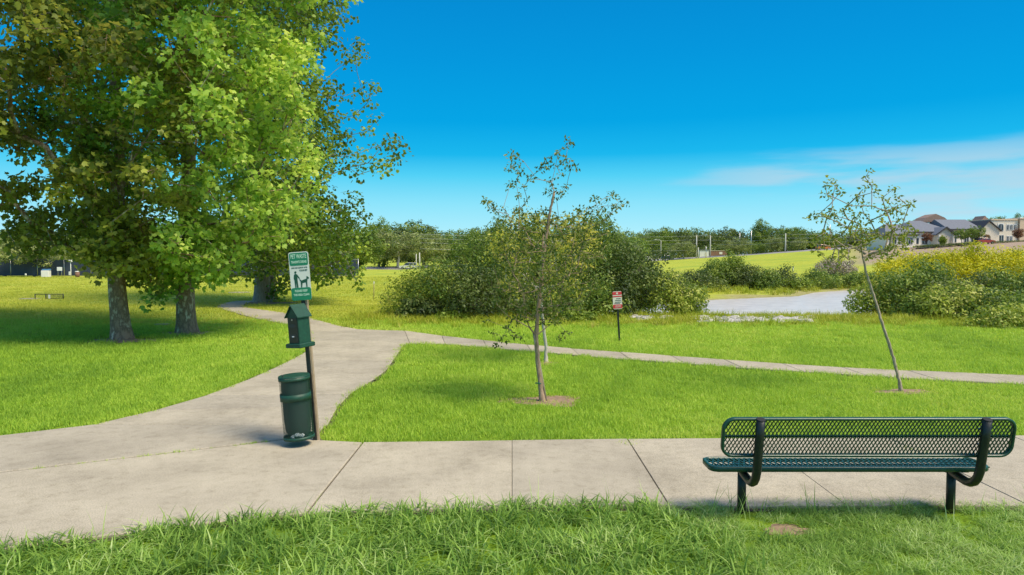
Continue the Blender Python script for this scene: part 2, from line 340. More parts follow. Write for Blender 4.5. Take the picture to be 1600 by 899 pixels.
M['rubber'] = plain('rubber', (0.02, 0.02, 0.02), 0.8, var=0.1)
M['lamp_lens'] = plain('lamp_lens', (0.7, 0.68, 0.6), 0.2, var=0.02)
M['brick'] = plain('brown_brick', (0.24, 0.13, 0.09), 0.9, var=0.2, scale=10)
M['white_wall'] = plain('white_render', (0.74, 0.74, 0.72), 0.8, var=0.04, scale=1)
M['blue_plastic'] = plain('blue_plastic', (0.08, 0.22, 0.42), 0.5, var=0.05)
M['paper'] = plain('paper', (0.80, 0.80, 0.76), 0.7, var=0.03)
M['tie'] = plain('green_tie', (0.02, 0.22, 0.12), 0.5, var=0.05)

# ------------------------------------------------------------------ mesh helpers
def link(name, mesh, mat=None, parent=None, loc=(0, 0, 0)):
    o = bpy.data.objects.new(name, mesh); COL.objects.link(o); o.location = loc
    if mat is not None: mesh.materials.append(mat)
    if parent is not None: o.parent = parent
    return o
def tag(o, label=None, cat=None, group=None, kind=None):
    if label: o['label'] = label
    if cat: o['category'] = cat
    if group: o['group'] = group
    if kind: o['kind'] = kind
    return o
def empty(name, loc, rz=0.0, label=None, cat=None, group=None):
    o = bpy.data.objects.new(name, None); COL.objects.link(o); o.location = loc; o.rotation_euler = (0, 0, rz)
    o.empty_display_size = 0.2
    return tag(o, label, cat, group)
def fast_mesh(name, V, T, smooth=False, attrs=None):
    """V (n,3), T (m,3) triangles"""
    me = bpy.data.meshes.new(name); V = np.ascontiguousarray(V, np.float32); T = np.ascontiguousarray(T, np.int32)
    me.vertices.add(len(V)); me.vertices.foreach_set('co', V.ravel())
    me.loops.add(T.size); me.loops.foreach_set('vertex_index', T.ravel())
    k = T.shape[1]
    me.polygons.add(len(T)); me.polygons.foreach_set('loop_start', np.arange(0, T.size, k, dtype=np.int32))
    me.polygons.foreach_set('loop_total', np.full(len(T), k, np.int32))
    if smooth: me.polygons.foreach_set('use_smooth', np.ones(len(T), bool))
    for an, av in (attrs or {}).items():
        a = me.attributes.new(an, 'FLOAT', 'POINT'); a.data.foreach_set('value', np.ascontiguousarray(av, np.float32))
    me.update(calc_edges=True); return me
class MB:
    def __init__(s): s.v = []; s.f = []; s.m = None; s.smooth = []
    def add(s, vs, fs, sm=False):
        k = len(s.v); s.v += [tuple(v) for v in vs]; s.f += [tuple(i + k for i in f) for f in fs]; s.smooth += [sm] * len(fs); return s
    def box(s, c, d, rz=0.0, ch=0.0):
        x, y, z = (d[0] / 2, d[1] / 2, d[2] / 2); cs, sn = math.cos(rz), math.sin(rz)
        if ch <= 0:
            pts = [(a * x, b * y, e * z) for e in (-1, 1) for b in (-1, 1) for a in (-1, 1)]
            fs = [(0, 2, 3, 1), (4, 5, 7, 6), (0, 1, 5, 4), (2, 6, 7, 3), (0, 4, 6, 2), (1, 3, 7, 5)]
        else:
            ch = min(ch, x * .9, y * .9, z * .9)
            ring = lambda h, q: [(-x + q, -y + 0, h), (x - q, -y, h), (x, -y + q, h), (x, y - q, h), (x - q, y, h), (-x + q, y, h), (-x, y - q, h), (-x, -y + q, h)]
            inn = lambda h: [(max(-x + ch, min(x - ch, px)) , max(-y + ch, min(y - ch, py)), h) for px, py, _ in ring(h, ch)]
            r = [[(px * (x - ch) / x, py * (y - ch) / y, -z) for px, py, _ in ring(0, ch)], ring(-z + ch, ch), ring(z - ch, ch), [(px * (x - ch) / x, py * (y - ch) / y, z) for px, py, _ in ring(0, ch)]]
            pts = sum(r, []); fs = [tuple(reversed(range(8))), tuple(range(24, 32))]
            for a in range(3):
                for i in range(8): j = (i + 1) % 8; fs.append((a * 8 + i, a * 8 + j, a * 8 + 8 + j, a * 8 + 8 + i))
        s.add([(c[0] + p[0] * cs - p[1] * sn, c[1] + p[0] * sn + p[1] * cs, c[2] + p[2]) for p in pts], fs); return s
    def prism(s, poly, z0, z1):
        """poly: list of (x, y) counter-clockwise"""
        n = len(poly); s.add([(x, y, z0) for x, y in poly] + [(x, y, z1) for x, y in poly],
              [tuple(reversed(range(n))), tuple(range(n, 2 * n))] + [(i, (i + 1) % n, n + (i + 1) % n, n + i) for i in range(n)]); return s
    def prism_y(s, poly, y0, y1):
        """poly in (x, z) extruded along y"""
        n = len(poly); s.add([(x, y0, z) for x, z in poly] + [(x, y1, z) for x, z in poly],
              [tuple(range(n)), tuple(reversed(range(n, 2 * n)))] + [(i, n + i, n + (i + 1) % n, (i + 1) % n) for i in range(n)]); return s
    def tube(s, pts, rad, n=8, cap=True, sm=True):
        pts = [Vector(p) for p in pts]; rad = rad if hasattr(rad, '__len__') else [rad] * len(pts)
        t0 = (pts[1] - pts[0]).normalized(); ref = Vector((0, 0, 1)) if abs(t0.z) < 0.9 else Vector((1, 0, 0))
        u = t0.cross(ref).normalized(); vs = []; fs = []
        for i, p in enumerate(pts):
            t = (pts[min(i + 1, len(pts) - 1)] - pts[max(i - 1, 0)]).normalized()
            u = (u - t * u.dot(t)).normalized(); w = t.cross(u)
            for k in range(n):
                a = 2 * math.pi * k / n; vs.append(p + (u * math.cos(a) + w * math.sin(a)) * rad[i])
        for i in range(len(pts) - 1):
            for k in range(n):
                j = (k + 1) % n; fs.append((i * n + k, i * n + j, (i + 1) * n + j, (i + 1) * n + k))
        s.add(vs, fs, sm)
        if cap: s.f += [tuple(len(s.v) - len(vs) + k for k in reversed(range(n))), tuple(len(s.v) - n + k for k in range(n))]; s.smooth += [False, False]
        return s
    def build(s, name, mat, parent=None, loc=(0, 0, 0)):
        me = bpy.data.meshes.new(name); me.from_pydata(s.v, [], s.f)
        me.polygons.foreach_set('use_smooth', s.smooth); me.update()
        return link(name, me, mat, parent, loc)
def copy_tree(o, parent=None):
    c = o.copy(); COL.objects.link(c)
    if parent is not None: c.parent = parent
    for ch in list(o.children): copy_tree(ch, c)
    return c

# ------------------------------------------------------------------ ground sheet
def build_ground():
    xs = np.sinh(np.linspace(-6.2, 6.2, 261)) ; xs = xs / xs[-1] * 1800
    ys = np.sinh(np.linspace(-2.6, 6.4, 300)); ys = ys / ys[-1] * 2400
    # finer middle
    xs = np.unique(np.concatenate([xs[np.abs(xs) > 40], np.linspace(-40, 40, 161)]))
    ys = np.unique(np.concatenate([ys[(ys < 0) | (ys > 95)], np.linspace(0, 95, 191)]))
    gx, gy = np.meshgrid(xs, ys); X = gx.ravel(); Y = gy.ravel()
    z = height(X, Y); nx = len(xs); ny = len(ys)
    i = np.arange(ny - 1)[:, None] * nx + np.arange(nx - 1)[None, :]; i = i.ravel()
    Q = np.stack([i, i + 1, i + nx + 1, i + nx], 1)
    u = X / np.maximum(Y, 1)
    dirt = sstep(0.47, 0.53, u) * sstep(110, 128, Y + 10 * np.sin(u * 40)) * (Y > 50)
    P = np.stack([X, Y], 1); d = seg_dist(P, SHORE); ins = inside(P, SHORE)
    bank = np.where(ins, 1.0, 1 - sstep(0.5, 5.5, d + 1.2 * np.sin(X * 0.9) + 0.8 * np.sin(Y * 1.3)))
    me = fast_mesh('ground', np.stack([X, Y, z], 1), Q, True, {'dirt': dirt, 'bank': bank})
    tag(link('ground', me, M['ground']), kind='structure')
build_ground()
w = MB(); cx, cy = SHORE.mean(0)
w.add([(cx + (x - cx) * 1.06, cy + (y - cy) * 1.06, WZ) for x, y in SHORE], [tuple(reversed(range(len(SHORE))))])
tag(w.build('pond_water', M['water']), kind='structure')

# ------------------------------------------------------------------ paths
def G(px, py): return gpt(px, py, 0.0)
TOP = 0.035
# diagonal path: matched pairs (left edge, right edge)
pairB = [((-5.50, 8.92), (-2.42, 8.86)), (G(240, 645), (-2.57, 10.0)), (G(322, 621), G(548, 618)), (G(385, 597), G(583, 596)), (G(432, 576), G(604, 580)),
         (G(458, 563), G(613, 567)), (G(479, 551), G(623, 552))]
pairD = [(G(452, 508.5), G(506, 504)), (G(424, 503.5), G(476, 496)), (G(395, 497.5), G(446, 490)), (G(372, 491), G(415, 484)), (G(353, 484), G(392, 478.5)), (G(341, 477.5), G(381, 473)), (G(338, 472), G(381, 468.5)),
         (G(348, 467.5), G(392, 465.8)), (G(368, 464.2), G(412, 463.6))]
pairC = [(G(640, 538.5), G(632, 518.5))]
for a, b in [((695, 539.5), (690, 526.5)), ((760, 545), (755, 533.5)), ((830, 551), (823, 540.5)), ((905, 557.5), (893, 546.5)), ((985, 564), (968, 552)), ((1070, 570), (1048, 558)), ((1160, 577), (1132, 564)), ((1255, 583), (1222, 570.5)),
             ((1355, 589.5), (1316, 576.5)), ((1465, 596), (1418, 581.5)), ((1585, 602), (1527, 586)), ((1720, 608), (1650, 591)), ((1880, 614), (1790, 596)), ((2060, 620), (1950, 601))]:
    pairC.append((G(*a), G(*b)))
slabs = []      # each a list of (x, y)
def strip(pairs):
    return [[pairs[i][0], pairs[i][1], pairs[i + 1][1], pairs[i + 1][0]] for i in range(len(pairs) - 1)]
slabs += strip(pairB)
# junction
slabs.append([pairB[-1][0], pairB[-1][1], G(631, 541), G(640, 538.5), G(560, 533), G(484, 536)])
slabs.append([G(484, 536), G(560, 533), G(640, 538.5), G(632, 518.5), G(604, 518), G(560, 516.2), G(545, 517), G(478, 521)])
slabs.append([G(478, 521), G(545, 517), G(560, 516.2), G(530, 510.5), G(506, 504), G(452, 508.5), G(466, 513)])
slabs += strip(pairD); slabs += strip(pairC)
# near walk
def walk_far(x): return 8.12 + 0.035 * x + 0.02 * math.sin(x)
def walk_near(x): return float(np.interp(x, [-5, -3.8, -2.8, -1.77, -0.5, 1, 8], [4.5, 5.1, 5.48, 5.78, 5.93, 5.97, 5.97])) + 0.015 * math.sin(x * 2)
jx = [-1.77, 0.0, 1.40, 2.98, 4.60, 6.15, 7.7, 9.25, 10.8]
for i in range(len(jx) - 1):
    a, b = jx[i], jx[i + 1]; m_ = (a + b) / 2
    if i in (0, 2, 4, 6): a += .004
    if i in (1, 3, 5): b -= .004
    slabs.append([(a, walk_near(a)), (m_, walk_near(m_)), (b, walk_near(b)), (b, walk_far(b)), (m_, walk_far(m_)), (a, walk_far(a))])
slabs.append([(-1.779, walk_near(-1.77)), (-1.779, walk_far(-1.77)), (-2.30, 8.13), (-2.44, 8.30), (-5.2, 6.915), (-5.6, 6.715), (-5.1, 4.45), (-3.8, 5.1), (-2.8, 5.48)])
slabs.append([(-5.6, 6.75), (-5.2, 6.95), (-2.44, 8.34), (-2.44, 8.84), (-5.50, 8.90), (-6.62, 8.15), (-8.2, 7.2), (-7.5, 6.0)])
slabs.append([(-5.1, 4.45), (-5.6, 6.75), (-7.5, 6.0), (-8.2, 7.2), (-12.5, 6.2), (-12.0, 2.4), (-8.0, 2.8)])
def area(p): return 0.5 * sum(p[i][0] * p[(i + 1) % len(p)][1] - p[(i + 1) % len(p)][0] * p[i][1] for i in range(len(p)))
def inset(p, d):
    n = len(p); o = []
    for i in range(n):
        a = Vector(p[i - 1]); b = Vector(p[i]); c = Vector(p[(i + 1) % n])
        e1 = (b - a).normalized(); e2 = (c - b).normalized(); n1 = Vector((-e1.y, e1.x)); n2 = Vector((-e2.y, e2.x))
        m_ = n1 + n2; m_ = m_ / max(0.35, m_.dot(n1) if m_.length > 0 else 1)
        o.append((b.x + m_.x * d, b.y + m_.y * d))
    return o
path_root = empty('concrete_path', (0, 6, 0)); path_root['kind'] = 'structure'
PATHS = []
bed = MB()
for s in slabs:
    if area(s) < 0: s = s[::-1]
    PATHS.append(np.array(s))
    cxs = sum(p[0] for p in s) / len(s); cys = sum(p[1] for p in s) / len(s)
    gap = (0.0012 if cxs > -1.7 and cys < 9 else 0.007) if cys < 12 else 0.004
    q = inset(s, gap)
    # subdivide outline, follow the ground, add a rounded arris
    q2 = []
    for i in range(len(q)):
        a, b = Vector(q[i]), Vector(q[(i + 1) % len(q)]); k = max(1, int((b - a).length / 1.2))
        for j in range(k): q2.append(tuple(a.lerp(b, j / k)))
    q3 = inset(q2, 0.004 if cxs > -1.7 and cys < 9 else 0.010) if cys < 14 else inset(q2, 0.02)
    n = len(q2); tilt = random.uniform(-0.003, 0.003)
    zt = [hz(x, y) + TOP + tilt for x, y in q2]; zt3 = [hz(x, y) + TOP + tilt for x, y in q3]
    m_ = MB()
    vs = [(x, y - 0, z - 0.12) for (x, y), z in zip(q2, zt)] + [(x, y, z - 0.009) for (x, y), z in zip(q2, zt)] + [(x, y, z) for (x, y), z in zip(q3, zt3)]
    fs = [(i, (i + 1) % n, n + (i + 1) % n, n + i) for i in range(n)] + [(n + i, n + (i + 1) % n, 2 * n + (i + 1) % n, 2 * n + i) for i in range(n)] + [tuple(range(2 * n, 3 * n))]
    m_.add([(x, y - 6, z) for x, y, z in vs], fs)
    m_.build('slab', M['concrete'], path_root)
    o_ = inset(q2, -0.06); bed.add([(x, y - 6, hz(x, y) + 0.010) for x, y in o_], [tuple(range(len(o_)))])
bed.build('joint_bed', M['joint'], path_root)
PATHS.append(np.array([(-6.6, 8.1), (-5.4, 8.98), (-2.50, 8.9), (-2.46, 8.3), (-5.3, 6.9)]))
PATHS.append(np.array([(-5.7, 4.6), (-4.9, 4.6), (-4.9, 7.0), (-5.7, 7.0)]))
def on_path(P, margin=0.0):
    c = np.zeros(len(P), bool)
    for p in PATHS:
        lo = p.min(0) - 0.1; hi = p.max(0) + 0.1
        m = (P[:, 0] > lo[0]) & (P[:, 0] < hi[0]) & (P[:, 1] > lo[1]) & (P[:, 1] < hi[1])
        if m.any(): c[m] |= inside(P[m], p)
    return c
# dirt patches under the trees
DIRT = []
def dirt_patch(px, py, rx, ry, z=0.004, clear=True):
    c = at(px, py); n = 28; m_ = MB(); ph = random.random() * 6
    pts = []
    for i in range(n):
        a = 2 * math.pi * i / n; k = 1 + 0.16 * math.sin(3 * a + ph) + 0.10 * math.sin(7 * a + 2 * ph) + random.uniform(-.06, .06)
        pts.append((rx * k * math.cos(a), ry * k * math.sin(a)))
    v = [(0, 0, hz(c.x, c.y) - c.z + 0.02)] + [(x, y, hz(c.x + x, c.y + y) - c.z + z) for x, y in pts]
    m_.add(v, [(0, 1 + i, 1 + (i + 1) % n) for i in range(n)], True)
    o = m_.build('bare_dirt', M['dirt'], loc=c); tag(o, kind='structure')
    DIRT.append((c.x, c.y, rx, ry))
dirt_patch(852, 628, 0.62, 0.38); dirt_patch(1416, 613, 0.5, 0.22); dirt_patch(190, 533, 0.9, 0.55); dirt_patch(293, 521, 0.9, 0.5)
dirt_patch(1232, 836, 0.20, 0.12); dirt_patch(854, 569, 0.25, 0.2); dirt_patch(412, 474, 1.5, 1.0)

# ------------------------------------------------------------------ grass (instanced tufts)
def tuft_mesh(name, n, radius, h, wid, segs=2, lean=0.5, seed=0, curl=0.5):
    r = np.random.default_rng(seed); V = []; T = []; A = []
    for b in range(n):
        a = r.uniform(0, 2 * math.pi); d = radius * math.sqrt(r.random()); bx, by = d * math.cos(a), d * math.sin(a)
        hh = h * r.uniform(0.55, 1.15); la = r.uniform(0, 2 * math.pi); ln = lean * r.uniform(0.2, 1.0); w_ = wid * r.uniform(0.7, 1.2)
        fa = la + math.pi / 2 + r.uniform(-.6, .6); sx, sy = math.cos(fa), math.sin(fa); k0 = len(V); rv = r.random()
        for s in range(segs + 1):
            t = s / segs; out = hh * ln * t ** 1.6; z = hh * (t - curl * ln * t * t * 0.75)
            x = bx + math.cos(la) * out; y = by + math.sin(la) * out
            ww = w_ * (1 - t ** 1.8) * 0.5 if s < segs else 0
            if s < segs: V += [(x - sx * ww, y - sy * ww, z), (x + sx * ww, y + sy * ww, z)]; A += [rv, rv]
            else: V.append((x, y, z)); A.append(rv)
        for s in range(segs - 1):
            q = k0 + 2 * s; T += [(q, q + 1, q + 3), (q, q + 3, q + 2)]
        q = k0 + 2 * (segs - 1); T.append((q, q + 1, q + 2))
    return fast_mesh(name, np.array(V), np.array(T), False, {'rnd': np.array(A)})
def tuft_collection(name, meshes, mat):
    c = bpy.data.collections.new(name)
    for i, me in enumerate(meshes):
        me.materials.append(mat); o = bpy.data.objects.new(name + '_tuft', me); c.objects.link(o)
    return c
def scatter_group(name, coll):
    g = bpy.data.node_groups.new(name, 'GeometryNodeTree')
    g.interface.new_socket('Geometry', in_out='INPUT', socket_type='NodeSocketGeometry')
    g.interface.new_socket('Geometry', in_out='OUTPUT', socket_type='NodeSocketGeometry')
    gi = g.nodes.new('NodeGroupInput'); go = g.nodes.new('NodeGroupOutput')
    ip = g.nodes.new('GeometryNodeInstanceOnPoints'); ci = g.nodes.new('GeometryNodeCollectionInfo')
    ci.inputs['Collection'].default_value = coll; ci.inputs['Separate Children'].default_value = True; ci.inputs['Reset Children'].default_value = True
    def attr(n, t):
        a = g.nodes.new('GeometryNodeInputNamedAttribute'); a.data_type = t; a.inputs['Name'].default_value = n; return a.outputs['Attribute']
    g.links.new(gi.outputs[0], ip.inputs['Points']); g.links.new(ci.outputs[0], ip.inputs['Instance'])
    ip.inputs['Pick Instance'].default_value = True
    g.links.new(attr('pick', 'INT'), ip.inputs['Instance Index'])
    g.links.new(attr('rot', 'FLOAT_VECTOR'), ip.inputs['Rotation']); g.links.new(attr('scl', 'FLOAT_VECTOR'), ip.inputs['Scale'])
    g.links.new(ip.outputs[0], go.inputs[0]); return g
def scatter(name, P, scl, tint, coll, npick):
    n = len(P); me = bpy.data.meshes.new(name); me.vertices.add(n)
    z = height(P[:, 0], P[:, 1]); me.vertices.foreach_set('co', np.stack([P[:, 0], P[:, 1], z], 1).astype(np.float32).ravel())
    rot = np.stack([RNG.normal(0, .06, n), RNG.normal(0, .06, n), RNG.uniform(0, 6.28, n)], 1)
    for an, t, v, f in (('rot', 'FLOAT_VECTOR', rot, 'vector'), ('scl', 'FLOAT_VECTOR', scl, 'vector'), ('tint', 'FLOAT', tint, 'value')):
        a = me.attributes.new(an, t, 'POINT'); a.data.foreach_set(f, np.ascontiguousarray(v, np.float32).ravel())
    a = me.attributes.new('pick', 'INT', 'POINT'); a.data.foreach_set('value', RNG.integers(0, npick, n).astype(np.int32))
    o = link(name, me); md = o.modifiers.new('scatter', 'NODES'); md.node_group = scatter_group(name, coll)
    return o
def vnoise(X, Y, s, seed=0):
    r = np.random.default_rng(seed); o = np.zeros_like(X)
    for k in range(5):
        a = r.uniform(0, 6.28); f = s * r.uniform(0.6, 1.7); o += np.sin((X * math.cos(a) + Y * math.sin(a)) * f + r.uniform(0, 6))
    return o / 5
def rand_in(y0, y1, dens, k=0.86, pad=3.0, xmin=None, xmax=None):
    wmax = k * y1 + pad; n = int(dens * (y1 - y0) * 2 * wmax)
    P = np.stack([RNG.uniform(-wmax, wmax, n), RNG.uniform(y0, y1, n)], 1)
    return P[np.abs(P[:, 0]) < k * P[:, 1] + pad]
def keep_grass(P, dirt=True, shore=2.5):
    m = ~on_path(P)
    if dirt:
        for x, y, rx, ry in DIRT:
            q = ((P[:, 0] - x) / rx) ** 2 + ((P[:, 1] - y) / ry) ** 2; m &= (q > 1.05) | (RNG.random(len(P)) < 0.10 + 0.4 * (q > 0.55))
    m2 = (P[:, 1] > 20)
    if m2.any():
        d = seg_dist(P[m2], SHORE); ins = inside(P[m2], SHORE); mm = m[m2]; mm &= ~ins & (d > shore * RNG.uniform(0.5, 1.5, len(d))); m[m2] = mm
    return P[m]
c_lawn = tuft_collection('lawn', [tuft_mesh('lawn_tuft', 34, 0.13, 0.085, 0.0075, 2, 0.9, i) for i in range(5)], M['grass'])
c_far = tuft_collection('meadow', [tuft_mesh('meadow_tuft', 34, 0.15, 0.085, 0.010, 1, 0.9, 20 + i) for i in range(4)], M['grass_far'])
c_long = tuft_collection('verge', [tuft_mesh('verge_tuft', 14, 0.09, 0.17, 0.0135, 5, 1.7, 40 + i, 0.62) for i in range(7)], M['grass_long'])
c_fine = tuft_collection('verge_fine', [tuft_mesh('verge_fine_tuft', 24, 0.10, 0.14, 0.0065, 4, 1.5, 60 + i, 0.6) for i in range(5)], M['grass_long'])
c_weed = tuft_collection('weeds', [tuft_mesh('weed_tuft', 26, 0.16, 0.30, 0.014, 3, 0.9, 80 + i, 0.5) for i in range(4)], M['weeds'])
def scl3(n, s, zs=None):
    a = s * RNG.uniform(0.8, 1.25, n); z = (zs if zs is not None else a) * np.ones(n) * RNG.uniform(0.8, 1.2, n); return np.stack([a, a, z], 1)
Ps = []; Ss = []
for y0, y1, d, s in ((7.6, 12, 115, 0.95), (12, 17, 60, 1.15), (17, 24, 28, 1.5)):
    P = keep_grass(rand_in(y0, y1, d)); P = P[~((P[:, 1] < 9.2) & on_path(P - np.array([0, 0.07])))]; Ps.append(P); Ss.append(scl3(len(P), s, min(s, 1.25)))
P = np.concatenate(Ps); S = np.concatenate(Ss)
tint = np.clip(0.5 + 0.35 * vnoise(P[:, 0], P[:, 1], 0.6, 13) + 0.30 * vnoise(P[:, 0], P[:, 1], 1.6, 3) + 0.25 * vnoise(P[:, 0], P[:, 1], 5, 4) + RNG.normal(0, .1, len(P)), 0, 1)
S[:, 2] *= 1 + 0.25 * vnoise(P[:, 0], P[:, 1], 3, 8)
tag(scatter('lawn_grass', P, S, tint, c_lawn, 5), 'bright green mown lawn between the paths and under the big trees', 'grass', kind='stuff')
Ps = []; Ss = []
for y0, y1, d, s in ((22, 34, 11, 2.0), (34, 55, 3.6, 3.2), (55, 78, 1.2, 5)):
    P = keep_grass(rand_in(y0, y1, d)); m = (P[:, 0] / P[:, 1] < 0.03) | (P[:, 1] < 27); P = P[m]; Ps.append(P); Ss.append(scl3(len(P), s, min(s, 1.6) * 0.85))
P = np.concatenate(Ps); S = np.concatenate(Ss)
tint = np.clip(0.5 + 0.35 * vnoise(P[:, 0], P[:, 1], .5, 5) + RNG.normal(0, .12, len(P)), 0, 1)
tag(scatter('meadow_grass', P, S, tint, c_far, 4), 'yellow green grass of the open field beyond the big trees', 'grass', kind='stuff')
# near verge, long blades
P = rand_in(2.2, 6.2, 120, 0.95, 2.0)
edge = np.interp(P[:, 0], [-8, -5, -3.8, -2.8, -1.77, -0.5, 1, 6], [3.0, 4.5, 5.1, 5.48, 5.78, 5.93, 5.97, 5.97]) + 0.05 * vnoise(P[:, 0], P[:, 0] * 0, 7, 2)
P = P[(P[:, 1] < edge + 0.04) & ~on_path(P + np.array([0, -0.05]))]
mixr = sstep(1.0, 1.9, P[:, 0] + 0.4 * vnoise(P[:, 0], P[:, 1], 2, 9))
isf = RNG.random(len(P)) < mixr
Pl, Pf = P[~isf], P[isf]
tl = np.clip(0.47 + 0.28 * vnoise(Pl[:, 0], Pl[:, 1], 3, 1) + RNG.normal(0, .16, len(Pl)), 0, 1)
sl = scl3(len(Pl), 0.95); sl[:, 2] *= 1 + 0.3 * vnoise(Pl[:, 0], Pl[:, 1], 4, 11)
tag(scatter('long_grass', Pl, sl, tl, c_long, 7), 'long dark green uncut grass along the near edge of the walk', 'grass', kind='stuff')
Pf = np.concatenate([Pf, Pf + RNG.normal(0, .05, Pf.shape)])
for lx in (2.01, 3.84): Pf = Pf[np.hypot(Pf[:, 0] - lx, (Pf[:, 1] - 5.76) * .7) > 0.15]
Pf = Pf[((Pf[:, 0] - DIRT[4][0]) / 0.24) ** 2 + ((Pf[:, 1] - DIRT[4][1]) / 0.14) ** 2 > 0.9]
tf = np.clip(0.62 + 0.25 * vnoise(Pf[:, 0], Pf[:, 1], 3, 1) + RNG.normal(0, .14, len(Pf)), 0, 1)
tag(scatter('fine_grass', Pf, scl3(len(Pf), 0.85, 0.62), tf, c_fine, 5), 'finer yellower grass around the feet of the green bench', 'grass', kind='stuff')
# small tufts that grow in the long joint, and a few fallen leaves
t_ = RNG.uniform(0, 1, 46); cp = np.stack([-5.0 + t_ * 2.5, 6.995 + t_ * 1.27], 1) + RNG.normal(0, .008, (46, 2))
c_tiny = tuft_collection('joint_weed', [tuft_mesh('joint_weed_tuft', 9, 0.03, 0.05, 0.006, 2, 1.2, 110 + i) for i in range(3)], M['grass'])
o = scatter('joint_weeds', cp, scl3(46, 0.9), RNG.uniform(.1, .6, 46), c_tiny, 3); o.location.z = 0.02
tag(o, 'tiny grass tufts growing along the long joint of the near walk', 'weeds', kind='stuff')
# stray taller stalks on the verge edge
ex = RNG.uniform(-4, 6, 70); ey = np.interp(ex, [-5, -3.8, -2.8, -1.77, 0, 6], [4.4, 5.0, 5.4, 5.7, 5.9, 5.9]) - RNG.uniform(0, .25, 70)
stalks = tuft_collection('stalk', [tuft_mesh('stalk_tuft', 3, 0.08, 0.27, 0.007, 5, 1.1, 90 + i, 0.4) for i in range(4)], M['grass_long'])
tag(scatter('grass_stalks', np.stack([ex, ey], 1), scl3(70, 1.0), RNG.uniform(.3, .9, 70), stalks, 4), 'thin stalks standing up from the long grass at the walk edge', 'grass', kind='stuff')
# bank weeds in front of the pond and under the bushes
P = np.concatenate([keep_grass(rand_in(21.0, 26.5, 9), False, 1.0), keep_grass(rand_in(26.5, 36, 3.0), False, 0.6), keep_grass(rand_in(58, 74, 1.4), False, 1.0)])
m = (P[:, 0] > -6.5) & ((P[:, 1] > 22.3 + 0.6 * np.sin(P[:, 0])) | (RNG.random(len(P)) < 0.25)) & (P[:, 0] > -0.12 * P[:, 1] - 3)
P = P[m]; S = scl3(len(P), 1.15); S[P[:, 1] > 50] *= 2; S[:, 2] *= 0.8
S[(P[:, 1] > 26)&(P[:,1]<50), 2] *= 0.6
tag(scatter('bank_weeds', P, S, np.clip(0.5 + 0.35 * vnoise(P[:, 0], P[:, 1], 0.8, 6) + RNG.normal(0, .15, len(P)), 0, 1), c_weed, 4), 'ragged yellowish weeds along the pond bank', 'weeds', kind='stuff')

# ------------------------------------------------------------------ tree machinery
def palmate():
    o = [(0, -0.05), (0.44, 0.05), (0.62, 0.55), (0.26, 0.56), (0, 1.0), (-0.26, 0.56), (-0.62, 0.55), (-0.44, 0.05)]
    V = [(0, 0.33, 0.0)] + [(x, y, -0.10 * (abs(x) * 1.2 + (0.5 if y > .9 else 0))) for x, y in o]
    return np.array(V), np.array([(0, 1 + i, 1 + (i + 1) % len(o)) for i in range(len(o))])
def simple_leaf(w=0.5):
    V = [(0, 0, 0), (w * .55, 0.42, -0.06), (0, 1.0, -0.12), (-w * .55, 0.42, -0.06), ]
    return np.array(V), np.array([(0, 1, 2), (0, 2, 3)])
def broad_leaf():
    V = [(0, 0, 0), (0.42, 0.18, -.05), (0.40, 0.62, -.08), (0, 1.0, -.12), (-0.40, 0.62, -.08), (-0.42, 0.18, -.05)]
    return np.array(V), np.array([(0, 1, 2), (0, 2, 3), (0, 3, 4), (0, 4, 5)])
PALM = palmate(); SIMPLE = simple_leaf(); BROAD = broad_leaf(); NARROW = simple_leaf(0.32)
def nrm(v): return v / np.maximum(np.linalg.norm(v, axis=-1, keepdims=True), 1e-9)
def leaves(name, C, rad, n, size, tmpl, mat, parent, up=0.6, outw=0.7, jit=0.55, flat=0.8, rng=RNG, clump_bias=None, shell=0.45):
    """C (k,3) clump centres; n leaves in each"""
    k = len(C); rad = np.ones(k) * rad; nn = np.maximum(3, (n * (rad / rad.mean()) ** 2).astype(int)); idx = np.repeat(np.arange(k), nn); m = len(idx)
    d = nrm(rng.normal(0, 1, (m, 3))); rr = rng.random(m) ** shell
    off = d * (rr * rad[idx])[:, None]; off[:, 2] *= flat
    c = C[idx] + off
    nv = nrm(up * np.array([0, 0, 1.0]) + outw * d + jit * rng.normal(0, 1, (m, 3)))
    t = rng.normal(0, 1, (m, 3)) + d * 0.8; t[:, 2] -= 0.35; t = nrm(t - nv * (t * nv).sum(1, keepdims=True)); s = np.cross(t, nv)
    sz = size * rng.uniform(0.6, 1.2, m)
    TV, TT = tmpl; kv = len(TV)
    V = c[:, None, :] + sz[:, None, None] * (TV[None, :, 0:1] * s[:, None, :] + TV[None, :, 1:2] * t[:, None, :] + TV[None, :, 2:3] * nv[:, None, :])
    T = TT[None] + (np.arange(m) * kv)[:, None, None]
    rnd = np.repeat(rng.random(m), kv)
    cl = rng.random(k) if clump_bias is None else np.clip(clump_bias + rng.normal(0, .14, k), 0, 1)
    me = fast_mesh(name, V.reshape(-1, 3), T.reshape(-1, 3), False, {'rnd': rnd, 'clump': np.repeat(cl[idx], kv)})
    return link(name, me, mat, parent)
